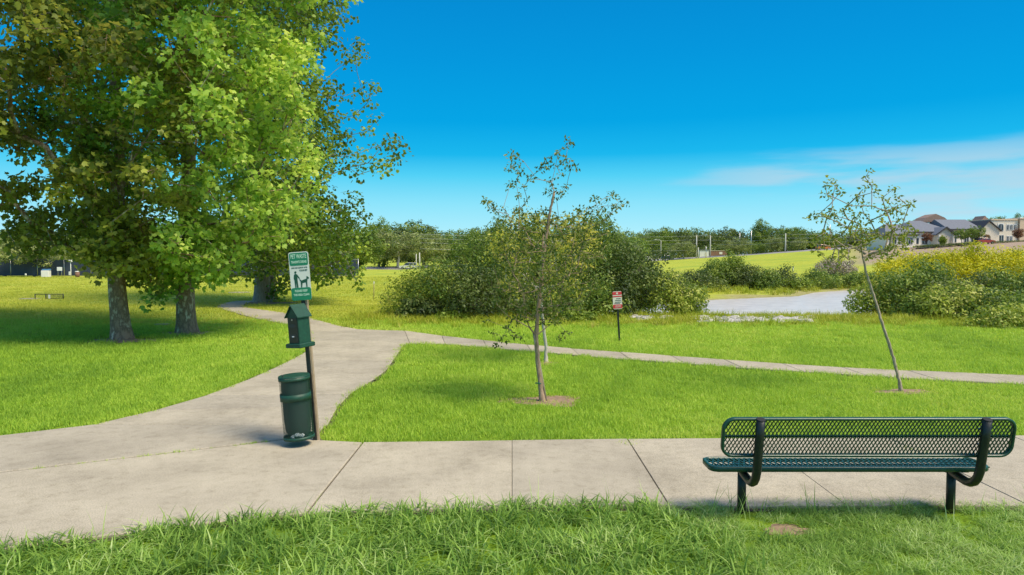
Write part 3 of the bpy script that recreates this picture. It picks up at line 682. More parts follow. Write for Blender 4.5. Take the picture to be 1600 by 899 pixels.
def grow(trunk, targets, kmin, step, tip, trunk_r, power=2.4, rng=RNG, arch=0.25, wig=0.06):
    """trunk (n,3) points; returns list of (points, radii) strands"""
    pos = [np.array(p, float) for p in trunk]; par = [-1] + list(range(len(trunk) - 1)); nt_ = len(trunk)
    A = np.array(trunk)
    order = np.argsort([np.min(np.linalg.norm(A[kmin:] - t, axis=1)) for t in targets]) if len(targets) else []
    tips = []
    for ti in order:
        t = targets[ti]; PP = np.array(pos); dv = t - PP; dist = np.linalg.norm(dv, axis=1)
        cost = dist + 0.8 * np.maximum(0, PP[:, 2] - t[2] + 0.15 * dist); cost[:kmin] = 1e9
        j = int(np.argmin(cost)); p0 = pos[j]; D = dist[j]; ns = max(1, int(round(D / step)))
        mid = (p0 + t) / 2 + np.array([0, 0, arch * D * rng.uniform(-.2, 1)]) + rng.normal(0, wig, 3) * D
        pj = j
        for s in range(1, ns + 1):
            q = s / ns; x = (1 - q) ** 2 * p0 + 2 * q * (1 - q) * mid + q * q * t + (rng.normal(0, wig * .3, 3) * step if s < ns else 0)
            pos.append(x); par.append(pj); pj = len(pos) - 1
        tips.append(pj)
    n = len(pos); ch = [[] for _ in range(n)]
    for i, p in enumerate(par):
        if p >= 0: ch[p].append(i)
    r = [0.0] * n
    for i in range(n - 1, -1, -1):
        if i >= nt_ or not True:
            r[i] = tip if not ch[i] else sum(r[c] ** power for c in ch[i]) ** (1 / power)
    strands = []
    for i in range(nt_, n):
        p = par[i]; main = None
        if p >= nt_:
            main = max(ch[p], key=lambda c: r[c])
        if p < nt_ or main != i:
            pts = [pos[p], pos[i]]; rr = [r[i], r[i]]; c = i
            if p < nt_: rr[0] = min(r[i] * 1.25, trunk_r[p] * 0.9)
            while ch[c]:
                c = max(ch[c], key=lambda q: r[q]); pts.append(pos[c]); rr.append(r[c])
            rr[-1] *= 0.6; strands.append((pts, rr))
    return strands
def spread_pts(cands, dmin, nmax):
    out = np.empty((nmax, 3)); k = 0
    for c in cands:
        if k == nmax: break
        if k == 0 or np.min(((out[:k] - c) ** 2).sum(1)) > dmin * dmin: out[k] = c; k += 1
    return out[:k]
def poly_targets(poly, Yc, T, dmin, nmax, rng=RNG, hollow=0.0, yoff=0.0):
    """clump centres filling a rounded body whose outline is poly (photo points) at distance Yc, half depth T metres"""
    pl = np.array(poly, float); lo, hi = pl.min(0), pl.max(0); mpp = Yc / F
    c = rng.uniform(lo, hi, (nmax * 30, 2)); c = c[inside(c, pl)]
    d = seg_dist(c, pl) * mpp; half = T * np.sqrt(np.clip(d / (0.7 * T), 0.02, 1))
    v = rng.uniform(-1, 1, len(c)); v = np.sign(v) * np.abs(v) ** 0.6
    Y = Yc + half * v + yoff
    pts = np.array([P3(a, b, y) for (a, b), y in zip(c, Y)]) if len(c) else np.zeros((0, 3))
    # keep real width: undo perspective spread about the body centre is not needed for thin bodies
    if hollow > 0:
        keep = (rng.random(len(pts)) > hollow) | (np.minimum(d, half * (1 - np.abs(v))) < T * 0.35); pts = pts[keep]
    return spread_pts(pts, dmin, nmax)
def bough_targets(outline, Yc, T, dB, nB, rB, nsub, rng, b_of):
    C = poly_targets(outline, Yc, T, dB, nB, rng, hollow=0.3); out = []; bias = []
    for c in C:
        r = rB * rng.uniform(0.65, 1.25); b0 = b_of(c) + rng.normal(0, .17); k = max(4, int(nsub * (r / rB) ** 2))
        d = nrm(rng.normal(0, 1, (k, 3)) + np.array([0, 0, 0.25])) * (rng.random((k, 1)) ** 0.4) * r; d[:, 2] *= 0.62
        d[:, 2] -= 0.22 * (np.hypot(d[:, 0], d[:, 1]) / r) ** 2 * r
        out.append(c + d); bias.append(np.clip(b0 + 0.16 * d[:, 2] / r + rng.normal(0, .06, k), 0.02, 0.98))  # bough tops tinted lighter and undersides darker, shading put into leaf colour
    return np.concatenate(out), np.concatenate(bias)
def trunk_mesh(pts, rad, strands, root, mat, n=14, flare=None, name='trunk', bn=5, minr=0.0, rng=RNG):
    m_ = MB(); P = [Vector(p) for p in pts]; rad = list(rad)
    if rad[0] < 0.06:      # thin young stem: more rings, knots and slight crooks
        Q, q_ = [], []
        for i in range(len(P) - 1):
            k = max(2, int((P[i + 1] - P[i]).length / 0.06))
            for j in range(k):
                Q.append(P[i].lerp(P[i + 1], j / k) + Vector(rng.normal(0, .0035, 3))); q_.append((rad[i] + (rad[i + 1] - rad[i]) * j / k) * (1 + abs(rng.normal(0, .09))))
        Q.append(P[-1]); q_.append(rad[-1]); P, rad = Q, q_; flare = flare or [.5, .25, .1]
    # organic trunk with buttress flare
    k0 = len(m_.v); rings = []
    for i, p in enumerate(P):
        for k in range(n):
            a = 2 * math.pi * k / n; f = 1 + 0.05 * math.sin(3 * a + i * .4) + 0.03 * math.sin(5 * a - i * .6)
            if flare and i < len(flare): f *= 1 + flare[i] * (0.6 + 0.6 * abs(math.sin(2.5 * a + 1)))
            m_.v.append((p.x + rad[i] * f * math.cos(a), p.y + rad[i] * f * math.sin(a), p.z))
    for i in range(len(P) - 1):
        for k in range(n):
            j = (k + 1) % n; m_.f.append((i * n + k, i * n + j, (i + 1) * n + j, (i + 1) * n + k)); m_.smooth.append(True)
    m_.f.append(tuple((len(P) - 1) * n + k for k in range(n))); m_.smooth.append(False)
    o = m_.build(name, mat, root)
    b = MB()
    for p_, r_ in strands:
        if max(r_) < minr: continue
        b.tube(p_, r_, bn if max(r_) < 0.06 else 8, cap=False)
    if b.v: b.build('branches', mat, root)
    return o
def tree(name, label, cat, base, trunk_px, trunk_r, targets, mat_b, mat_l, clump_r, n_leaf, size, tmpl, kmin=2, step=0.6, tip=0.008, group=None,
         flare=None, rng=RNG, bias=None, arch=0.25, foliage='foliage', **kw):
    """trunk_px: world points; everything is built relative to base"""
    root = empty(name, base, 0, label, cat, group); B = np.array(base)
    tr = [np.array(p) - B for p in trunk_px]; tg = np.array(targets) - B
    st = grow(tr, tg, kmin, step, tip, trunk_r, rng=rng, arch=arch)
    trunk_mesh(tr, trunk_r, st, root, mat_b, flare=flare)
    o = leaves(foliage, tg, clump_r, n_leaf, size, tmpl, mat_l, root, rng=rng, clump_bias=bias, **kw)
    return root

# ------------------------------------------------------------------ big sycamores on the left
def syc(label, bx, by, Y_, trunk_x, outline, T, hgt, r0, nmax, dmin, seed, nleaf, mat_l, b0, b1, extra):
    rng = np.random.default_rng(seed); b = at(bx, by)
    ts = [0, .12, .35, .8, 1.4, 2.2, 3.2, 4.5, 6, 8, 10, 12]
    pts = []; rr = []
    for t in ts:
        if t > hgt: break
        lean = trunk_x * t; pts.append(np.array([b.x + lean + 0.06 * (math.sin(t * .8 + seed) - math.sin(seed)), b.y + 0.05 * math.sin(t + seed), b.z - 0.03 + t])); rr.append(r0 * (1 - 0.85 * t / hgt) ** 0.8)
    tg, bias = bough_targets(outline, Y_, T, 1.02, nmax, 0.80, 11, rng, lambda c: b0 + b1 * (c[0] - b.x) / 4)  # leaf colour lightens towards the right, sunlight put into the tint
    e = np.array([P3(a, c, b.y + rng.uniform(-1.6, .3)) + rng.normal(0, .2, 3) for a, c in extra for _ in range(7)]); tg = np.concatenate([tg, e]); bias = np.concatenate([bias, np.clip(b0 + rng.normal(.08, .15, len(e)), 0, 1)])
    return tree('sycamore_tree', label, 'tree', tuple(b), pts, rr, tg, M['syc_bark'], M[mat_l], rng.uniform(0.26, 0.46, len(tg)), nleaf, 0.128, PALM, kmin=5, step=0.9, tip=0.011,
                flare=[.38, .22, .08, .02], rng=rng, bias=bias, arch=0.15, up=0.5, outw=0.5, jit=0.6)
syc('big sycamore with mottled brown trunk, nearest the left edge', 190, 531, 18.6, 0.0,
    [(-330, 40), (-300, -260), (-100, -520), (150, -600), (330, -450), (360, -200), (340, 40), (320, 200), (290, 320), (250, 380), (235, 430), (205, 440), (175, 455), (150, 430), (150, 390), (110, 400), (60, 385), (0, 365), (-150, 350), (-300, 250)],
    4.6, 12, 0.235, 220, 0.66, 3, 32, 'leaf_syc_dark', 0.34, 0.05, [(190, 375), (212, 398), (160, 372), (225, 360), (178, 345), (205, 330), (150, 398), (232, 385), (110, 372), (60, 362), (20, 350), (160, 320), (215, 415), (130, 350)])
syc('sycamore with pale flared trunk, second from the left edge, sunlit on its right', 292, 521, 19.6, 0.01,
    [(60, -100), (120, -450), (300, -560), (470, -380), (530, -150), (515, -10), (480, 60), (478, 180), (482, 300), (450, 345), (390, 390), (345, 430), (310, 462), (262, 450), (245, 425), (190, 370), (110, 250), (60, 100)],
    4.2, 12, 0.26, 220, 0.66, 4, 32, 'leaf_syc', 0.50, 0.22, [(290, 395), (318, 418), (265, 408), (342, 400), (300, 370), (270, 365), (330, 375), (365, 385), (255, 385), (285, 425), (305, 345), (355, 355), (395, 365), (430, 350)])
def back_tree(label, bx, by, Y_, outline, T, hgt, r0, nmax, dmin, seed, nleaf, extra=(), lean=0.0, size=0.17, mat='leaf_syc2', cr=(0.42, 0.75)):
    rng = np.random.default_rng(seed); b = at(bx, by); ts = [0, .2, .6, 1.2, 2, 3, 4.5, 6, 8, 10, 12, 14]
    pts = []; rr = []
    for t in ts:
        if t > hgt: break
        pts.append(np.array([b.x + lean * t + .1 * math.sin(t * .7 + seed), b.y, b.z - .03 + t])); rr.append(r0 * (1 - .85 * t / hgt) ** .8)
    tg = poly_targets(outline, Y_, T, dmin, nmax, rng, hollow=0.5)
    if len(extra): tg = np.concatenate([tg, np.array([P3(a, c, Y_ + rng.uniform(-1.5, 1.5)) for a, c in extra])])
    return tree('broadleaf_tree', label, 'tree', tuple(b), pts, rr, tg, M['bark_brown'] if 'two' in label else M['bark_grey'], M[mat], rng.uniform(*cr, len(tg)), nleaf, size, BROAD, kmin=4, step=1.0, tip=0.014, flare=[.35, .15, .04], rng=rng, arch=0.12)
ex = [(548, 30), (560, 68), (555, 85), (545, 95), (520, 70), (565, 140), (580, 135), (575, 160), (588, 185), (575, 205), (555, 180), (540, 150), (520, 135), (505, 128), (600, 225), (618, 222), (622, 240), (610, 255), (595, 262), (575, 255), (560, 240),
      (545, 262), (560, 285 - 12), (530, 215), (540, 235), (515, 190), (560, 322), (572, 335), (560, 350), (550, 310), (568, 365), (560, 390), (565, 420), (558, 445), (548, 425), (540, 400), (500, 405), (515, 425), (495, 435), (505, 300), (525, 320), (540, 340), (520, 350), (530, 375)]
back_tree('tall dark leaved tree at the bend of the path, its thick trunk beside the walk', 411, 472, 33.5,
          [(330, 100), (350, -300), (450, -420), (540, -250), (560, -60), (535, 20), (515, 60), (490, 95), (495, 120), (520, 150), (540, 200), (530, 250), (505, 285), (510, 310), (545, 330), (555, 370), (540, 410), (500, 420), (450, 415), (420, 425), (380, 440), (345, 440), (320, 380), (310, 250)],
          5.0, 14, 0.42, 900, 0.75, 5, 42, ex)
back_tree('slim dark trunked tree just behind the thick one at the path bend', 423, 470, 37.0,
          [(380, 60), (400, -250), (470, -300), (540, -100), (520, 20), (480, 80), (500, 180), (520, 240), (500, 290), (540, 320), (560, 380), (555, 430), (500, 440), (450, 440), (440, 455), (430, 440), (390, 430), (370, 300)],
          4.0, 12, 0.25, 500, 0.85, 6, 42, [(432, 458), (437, 455), (434, 450), (428, 455)])

# ------------------------------------------------------------------ saplings
def sapling(label, Y_, trunk, r0, pts_px, Tdep, seed, mats, cr, nleaf, size, kmin, dense=None, group=None, trunk_top_frac=0.4, arch=0.3, biasv=0.4, step=0.22, tipr=0.0035):
    rng = np.random.default_rng(seed)
    tw = [P3(a, b_, Y_) for a, b_ in trunk]; base = at(*trunk[0]); base = Vector((tw[0][0], tw[0][1], hz(tw[0][0], tw[0][1])))
    n = len(tw); rr = [r0 * (1 - (1 - trunk_top_frac) * i / (n - 1)) for i in range(n)]
    tg = [P3(a, b_, Y_ + rng.uniform(-Tdep, Tdep)) for a, b_ in pts_px]
    if dense: tg += list(poly_targets(dense[0], Y_, Tdep * 1.3, dense[1], dense[2], rng))
    tg = np.array(tg); nb = len(tg)
    return tree('young_tree', label, 'tree', tuple(base), tw, rr, tg, M[mats[0]], M[mats[1]], rng.uniform(cr[0], cr[1], nb), nleaf, size, SIMPLE, kmin=kmin, step=step, tip=tipr, group=group,
                rng=rng, arch=arch, jit=0.8, up=0.3, bias=np.full(nb, biasv), shell=0.6)
top1 = [(888, 222), (880, 232), (872, 240), (884, 250), (893, 262), (868, 258), (858, 252), (849, 262), (876, 272), (862, 285), (885, 292), (878, 300), (857, 300), (869, 310),
        (800, 243), (805, 255), (797, 262), (812, 268), (824, 275), (806, 284), (797, 290), (818, 292), (830, 280), (810, 305), (824, 312),
        (762, 318), (770, 322), (776, 331), (786, 326), (790, 338), (782, 345), (797, 350), (805, 330), (757, 313),
        (978, 318), (970, 313), (958, 305), (962, 322), (948, 312), (942, 322), (930, 312), (936, 332), (952, 335), (922, 326), (916, 338), (905, 330), (944, 346), (930, 350), (896, 345),
        (776, 538), (785, 530), (770, 520), (800, 524), (812, 528), (878, 528), (885, 520), (792, 512), (760, 500)]
y1 = sapling('staked young tree with sparse dark crown, in a bare dirt ring on the lawn', 10.45,
        [(848, 631), (846, 615), (844, 595), (840, 560), (838, 525), (840, 490), (845, 450), (850, 400), (856, 350), (866, 300)], 0.042, top1, 0.75, 11, ('bark_brown', 'leaf_sap'),
        (0.06, 0.12), 21, 0.056, 4, ([(785, 360), (815, 325), (850, 330), (880, 335), (930, 350), (955, 365), (950, 410), (935, 460), (900, 495), (870, 508), (835, 510), (800, 500), (775, 480), (765, 440), (772, 390)], 0.13, 290))
st = MB(); a_ = P3(853, 628, 10.40); b_ = P3(834, 520, 10.40)
o_ = at(848, 631)
st.tube([Vector(a_) - o_, (Vector(a_) + Vector(b_)) / 2 - o_, Vector(b_) - o_], 0.021, 8).build('stake', M['bark_tan'], y1)
t_ = MB(); q = Vector(P3(843, 600, 10.40)) - o_
t_.tube([q + Vector((-.062, .02, 0)), q + Vector((0, -.052, .006)), q + Vector((.06, .0, 0)), q + Vector((.02, .065, -.004)), q + Vector((-.062, .02, 0))], 0.009, 6).build('tie', M['tie'], y1)
sapling('yellowing young tree with thin pale trunk standing behind the dark staked one', 14.4,
        [(853, 567), (853, 545), (849, 510), (846, 480), (845, 450), (846, 420), (848, 390), (852, 365)], 0.035,
        [(812, 345), (822, 338), (800, 352), (790, 372), (782, 385), (795, 392), (815, 372), (850, 345), (868, 352), (885, 348), (902, 345), (915, 352), (922, 362), (905, 372), (925, 378), (890, 378), (842, 360), (832, 385),
         (775, 400), (865, 385), (880, 400), (905, 400), (895, 420), (915, 415), (860, 410), (815, 405), (800, 420), (822, 430), (790, 440), (870, 430), (885, 440), (850, 430), (835, 450), (860, 455), (810, 455), (778, 375), (920, 395), (900, 450)],
        0.9, 12, ('bark_pale', 'leaf_sap_y'), (0.18, 0.34), 110, 0.075, 4, None, step=0.3, biasv=0.62, tipr=0.008)
right_pts = [(1358, 268), (1352, 278), (1362, 290), (1348, 296), (1298, 283), (1290, 292), (1305, 290), (1313, 300), (1292, 304), (1345, 318), (1338, 308), (1330, 322), (1368, 300), (1378, 310), (1388, 318), (1395, 296), (1385, 330), (1402, 308), (1398, 328),
    (1410, 318), (1420, 324), (1424, 318), (1412, 335), (1404, 345), (1362, 322), (1350, 335), (1335, 338), (1342, 350), (1360, 345), (1375, 342), (1388, 352), (1318, 330), (1306, 338), (1300, 328), (1292, 340), (1280, 334), (1270, 338), (1310, 350),
    (1325, 355), (1295, 356), (1285, 366), (1275, 372), (1268, 380), (1300, 372), (1315, 368), (1330, 370), (1288, 384), (1305, 386), (1278, 392), (1350, 365), (1368, 362), (1380, 370), (1395, 362), (1408, 358), (1420, 352), (1428, 362), (1418, 372), (1405, 378),
    (1390, 384), (1375, 388), (1360, 380), (1345, 384), (1330, 388), (1318, 396), (1300, 400), (1365, 400), (1355, 398), (1378, 402), (1395, 398), (1310, 410), (1325, 405), (1298, 412), (1415, 385)]
sapling('leaning young tree with thin pale trunk and open yellow green crown', 11.2,
        [(1409, 616), (1405, 595), (1396, 560), (1383, 520), (1372, 485), (1361, 450), (1352, 420), (1348, 402)], 0.027, right_pts, 0.7, 13, ('bark_tan', 'leaf_sap_g'), (0.06, 0.14), 20, 0.064, 7, ([(1285, 360), (1320, 345), (1350, 340), (1400, 350), (1425, 360), (1415, 385), (1380, 400), (1350, 400), (1310, 405), (1285, 390)], 0.16, 22), trunk_top_frac=0.55, arch=0.05, biasv=0.35, tipr=0.0075)

# ------------------------------------------------------------------ shrubs
def shrub(label, px, py, Y_, wpx, toppy, T, mat, seed, nmax=150, dmin=0.42, nleaf=70, size=0.12, tmpl=SIMPLE, cr=(0.30, 0.60), group=None, ragged=0.17, name='shrub', kind2=None):
    """px, py: centre of its foot in the photo; wpx width; toppy its top"""
    rng = np.random.default_rng(seed); n = 18; outl = []
    h = py - toppy
    for i in range(n):
        a = 2 * math.pi * i / n; k = 1 + ragged * rng.normal()
        x = px + wpx / 2 * k * math.cos(a); y = (py - h * 0.48) - h * 0.52 * k * math.sin(a); outl.append((x, y))
    Yc = Y_; base = Vector(P3(px, py, Yc)); base.z = hz(base.x, base.y)
    dmin = min(dmin, T * 0.38); tg = poly_targets(outl, Yc, T, dmin, nmax, rng, hollow=0.5 if T > 1 else 0.0)
    zg = height(tg[:, 0], tg[:, 1]); tg = tg[tg[:, 2] > zg + 0.05]
    hgt = (tg[:, 2].max() - base.z) * 0.5
    tr = [np.array([base.x + .05 * math.sin(i), base.y, base.z + hgt * i / 4]) for i in range(5)]; r0 = 0.03 * max(1, hgt)
    root = empty(name, base, 0, label, 'bush', group); B = np.array(base)
    st = grow([p - B for p in tr], tg - B, 0, max(0.5, dmin * 1.5), 0.008, [r0 * (1 - .15 * i) for i in range(5)], rng=rng, arch=0.1)
    m_ = MB(); m_.tube([Vector(p - B) - Vector((0, 0, .03)) for p in tr], [r0 * (1 - .15 * i) for i in range(5)], 7)
    for p_, r_ in st: m_.tube(p_, r_, 4, cap=False)
    m_.build('stems', M['bark_dark'], root)
    lo = tg[:, 2].min(); bias = np.clip(rng.normal(0.45, .28, len(tg)), 0, 1)
    leaves('foliage', tg - B, rng.uniform(*cr, len(tg)) * (0.5 if T < .75 else 1), nleaf, size, tmpl, M[mat], root, rng=rng, clump_bias=bias, up=0.55, jit=0.42, outw=0.9, shell=0.33)
    return root
# central thicket
CS = [('olive shrub with light tips at the left end of the thicket behind the young trees', 655, 498, 26, 85, 428, 1.2, 'leaf_bushlight', 160),
      ('rounded grey green shrub next to the left end of the thicket', 705, 503, 25, 120, 415, 1.5, 'leaf_bush', 260),
      ('dark low shrub at the left front foot of the thicket', 655, 502, 24.3, 50, 466, .7, 'leaf_dark', 90),
      ('tall dark evergreen shrub left of the young staked tree', 765, 505, 27, 170, 352, 2.2, 'leaf_bush', 420),
      ('very dark dense shrub low in the middle of the thicket', 760, 507, 24.5, 150, 425, 1.4, 'leaf_dark', 240),
      ('tall shrub directly behind the staked young tree', 850, 507, 27.5, 170, 358, 2.2, 'leaf_bush', 400),
      ('tall shrub right of the young tree, highest part of the thicket right side', 925, 505, 27, 160, 350, 2.1, 'leaf_bush', 400),
      ('low grey green shrub under the young trees, front of the thicket', 900, 507, 24.5, 150, 440, 1.2, 'leaf_bush', 220),
      ('dark green shrub behind the red and white sign', 975, 505, 26, 120, 385, 1.7, 'leaf_dark', 280),
      ('yellow green shrub right of the red and white sign by the pond', 1045, 505, 26, 95, 430, 1.3, 'leaf_bushlight', 200),
      ('small shrub at the water edge, right end of the thicket', 1072, 503, 27, 50, 450, .9, 'leaf_bush', 110),
      ('slate green shrub standing above the sign, back of the thicket', 1000, 490, 33, 70, 405, 1.5, 'leaf_bush', 160),
      ('short leafy weed bush in front of the thicket foot', 700, 509, 23.5, 60, 492, .6, 'leaf_lime', 60),
      ('broad leaved seedling clump below the thicket, right of the pale sapling trunk', 905, 512, 23.3, 60, 488, .5, 'leaf_lime', 60)]
for i, (lb, px, py, Y_, w_, tp, T, mt, nm) in enumerate(CS):
    shrub(lb, px, py, Y_, w_, tp, T, mt, 100 + i, nm, 0.52, 125, 0.12, group='thicket of shrubs behind the young trees')
# right hand thicket
RS = [('bushy green filler low in the right thicket, under the first yellow top', 1452, 515, 25, 110, 462, 1.2, 'leaf_bush', 160),
      ('olive bush between the two yellow tops, middle of the right thicket', 1545, 500, 30, 110, 436, 1.5, 'leaf_bushlight', 200),
      ('green bush right of the dark hollow in the right thicket', 1520, 520, 24.5, 90, 470, 1.0, 'leaf_bush', 150),
      ('large bush just outside the right edge, back row', 1650, 505, 29, 140, 425, 1.8, 'leaf_bush', 160),
      ('big dark bush behind the leaning sapling trunk, left end of the right thicket', 1415, 512, 27, 130, 418, 1.8, 'leaf_bush', 320),
      ('yellow green bush hanging over the pond edge at the left foot of the right thicket', 1368, 505, 27, 70, 448, 1.2, 'leaf_bushlight', 130),
      ('bright yellow topped bush left of centre in the right thicket, below the building', 1468, 484, 33, 130, 390, 2.2, 'leaf_yellow', 240),
      ('bright yellow topped bush in the middle, below the arched entrance', 1530, 482, 33, 120, 386, 2.2, 'leaf_yellow', 220),
      ('yellow bush near the right edge of the frame', 1590, 480, 34, 130, 388, 2.2, 'leaf_yellow', 220),
      ('yellow bush beyond the right edge', 1660, 478, 34, 110, 392, 2.2, 'leaf_yellow', 160),
      ('small yellow tipped bush above the leaning sapling bend', 1415, 474, 36, 90, 398, 1.5, 'leaf_yellow', 90),
      ('dark bush in the middle band of the right thicket', 1505, 505, 29, 130, 432, 1.8, 'leaf_dark', 230),
      ('dark bush in the middle band near the right edge', 1590, 505, 29, 120, 430, 1.8, 'leaf_bush', 230),
      ('light green bush at the front of the right thicket, right of the dark one', 1495, 517, 24.3, 110, 452, 1.3, 'leaf_bushlight', 200),
      ('grey green front bush near the right edge, tall light shoots', 1565, 520, 24, 110, 455, 1.3, 'leaf_bush', 200),
      ('low brownish bush at the front right corner of the thicket', 1575, 527, 21.5, 110, 482, .9, 'leaf_bushlight', 120),
      ('low front bush beyond the right edge', 1660, 528, 22, 100, 460, 1.2, 'leaf_bush', 120),
      ('dark bush filling the hollow behind the leaning sapling', 1460, 510, 26.5, 80, 440, 1.3, 'leaf_dark', 140)]
for i, (lb, px, py, Y_, w_, tp, T, mt, nm) in enumerate(RS):
    shrub(lb, px, py, Y_, w_, tp, T, mt, 200 + i, int(nm * 1.25), 0.48, 125, 0.125, group='bushes right of the pond')
# far bank
FS = [(1045, 455, 64, 70, 425, 'leaf_bushlight', 'pale bush at the left end of the far bank'),
      (1095, 459, 62, 70, 422, 'leaf_dark', 'round dark bush on the far bank, nearest the water'),
      (1125, 452, 66, 50, 412, 'leaf_bush', 'dark bush left of the tall lime one across the pond'),
      (1145, 450, 67, 46, 398, 'leaf_lime', 'tall lime green bush standing above the others on the far bank'),
      (1170, 455, 66, 62, 415, 'leaf_dark', 'dark bush right of the tall lime one across the pond'),
      (1197, 456, 65, 40, 424, 'leaf_bush', 'mid green bush on the far bank, middle'),
      (1226, 452, 67, 48, 421, 'leaf_dark', 'dark peaked bush on the far bank, right of the middle'),
      (1247, 453, 66, 36, 438, 'leaf_lime', 'low bright green bush on the far bank'),
      (1280, 450, 68, 56, 425, 'leaf_bush', 'olive bush on the far bank left of the leaning sapling'),
      (1310, 450, 70, 50, 428, 'leaf_bush', 'bush on the far bank behind the leaning sapling crown'),
      (1305, 432, 84, 60, 405, 'leaf_brush', 'greyish dry brush above the far bank bushes'),
      (1345, 450, 70, 55, 425, 'leaf_bush', 'last bush of the far bank, next to the right thicket'),
      (1110, 458, 61.5, 50, 445, 'leaf_bushlight', 'low pale growth at the far waterline')]
for i, (px, py, Y_, w_, tp, mt, lb) in enumerate(FS):
    shrub(lb, px, py, Y_, w_, tp, w_ * Y_ / F * 0.42, mt, 300 + i, 110, 0.55, 70, 0.20, cr=(0.4, 0.7), group='bushes on the far bank of the pond')
# ------------------------------------------------------------------ far trees
def tree_model(seed, mat, bk, w_=1.0, dens=130, fol_low=0.28):
    """a tree 1 m tall and about w_ wide, copied and scaled"""
    rng = np.random.default_rng(seed); n = dens * 14
    c = nrm(rng.normal(0, 1, (n, 3))) * (rng.random(n) ** 0.4)[:, None]
    ang = np.arctan2(c[:, 1], c[:, 0]); k = 1 + 0.16 * np.sin(3 * ang + seed) + 0.12 * np.sin(5 * ang + 2 * seed + 3 * c[:, 2])
    c = c * k[:, None]; hh = (1 - fol_low) / 2
    pts = np.stack([c[:, 0] * w_ * .46, c[:, 1] * w_ * .46, 1 - hh - 0.04 + c[:, 2] * hh * 0.92], 1)
    pts = spread_pts(pts, 0.075, dens)
    tr = [np.array([.01 * math.sin(i * 2 + seed), .01 * math.cos(i), z]) for i, z in enumerate((0, .06, .14, .24, .36, .5, .66))]; rr = [.030, .024, .021, .019, .015, .011, .006]
    st = grow(tr, pts, 3, .13, .0022, rr, rng=rng, arch=.1)
    root = empty('tree_model', (0, 0, 0)); m_ = MB(); m_.tube(tr, rr, 8)
    for p_, r_ in st:
        if max(r_) > 0.003: m_.tube(p_, r_, 4, cap=False)
    m_.build('trunk', M[bk], root)
    leaves('crown', pts, rng.uniform(.06, .11, len(pts)), 60, .042, SIMPLE, M[mat], root, rng=rng, up=.5, jit=.7)
    return root
MODELS = {}
for k, (s, mt, bk, w_, fl) in {'oak': (1, 'leaf_oak', 'bark_pale', 1.25, .25), 'oak2': (2, 'leaf_oak', 'bark_grey', 1.1, .2), 'dark': (3, 'leaf_dark', 'bark_dark', .95, .12), 'dark2': (4, 'leaf_bush', 'bark_dark', .8, .1),
                              'lime': (5, 'leaf_lime', 'bark_grey', .7, .1), 'red': (6, 'leaf_red', 'bark_grey', .9, .35), 'round': (7, 'leaf_bush', 'bark_grey', 1.1, .22), 'mid': (8, 'leaf_bush', 'bark_pale', 1.1, .18)}.items():
    MODELS[k] = tree_model(s, mt, bk, w_, 130, fl)
USED = set()
def far_tree(px, toppy, Y_, model, label, wf=1.0, basepy=None, group='trees along the far side of the park'):
    b = Vector(P3(px, 400, Y_)); b.z = hz(b.x, b.y) if basepy is None else P3(px, basepy, Y_)[2]
    H = P3(px, toppy, Y_)[2] - b.z
    if model in USED: o = copy_tree(MODELS[model])
    else: o = MODELS[model]; USED.add(model)
    o.name = 'far_tree'
    o.location = b; o.scale = (H * wf, H * wf, H); o.rotation_euler = (0, 0, random.uniform(0, 6.28)); tag(o, label, 'tree', group); return o
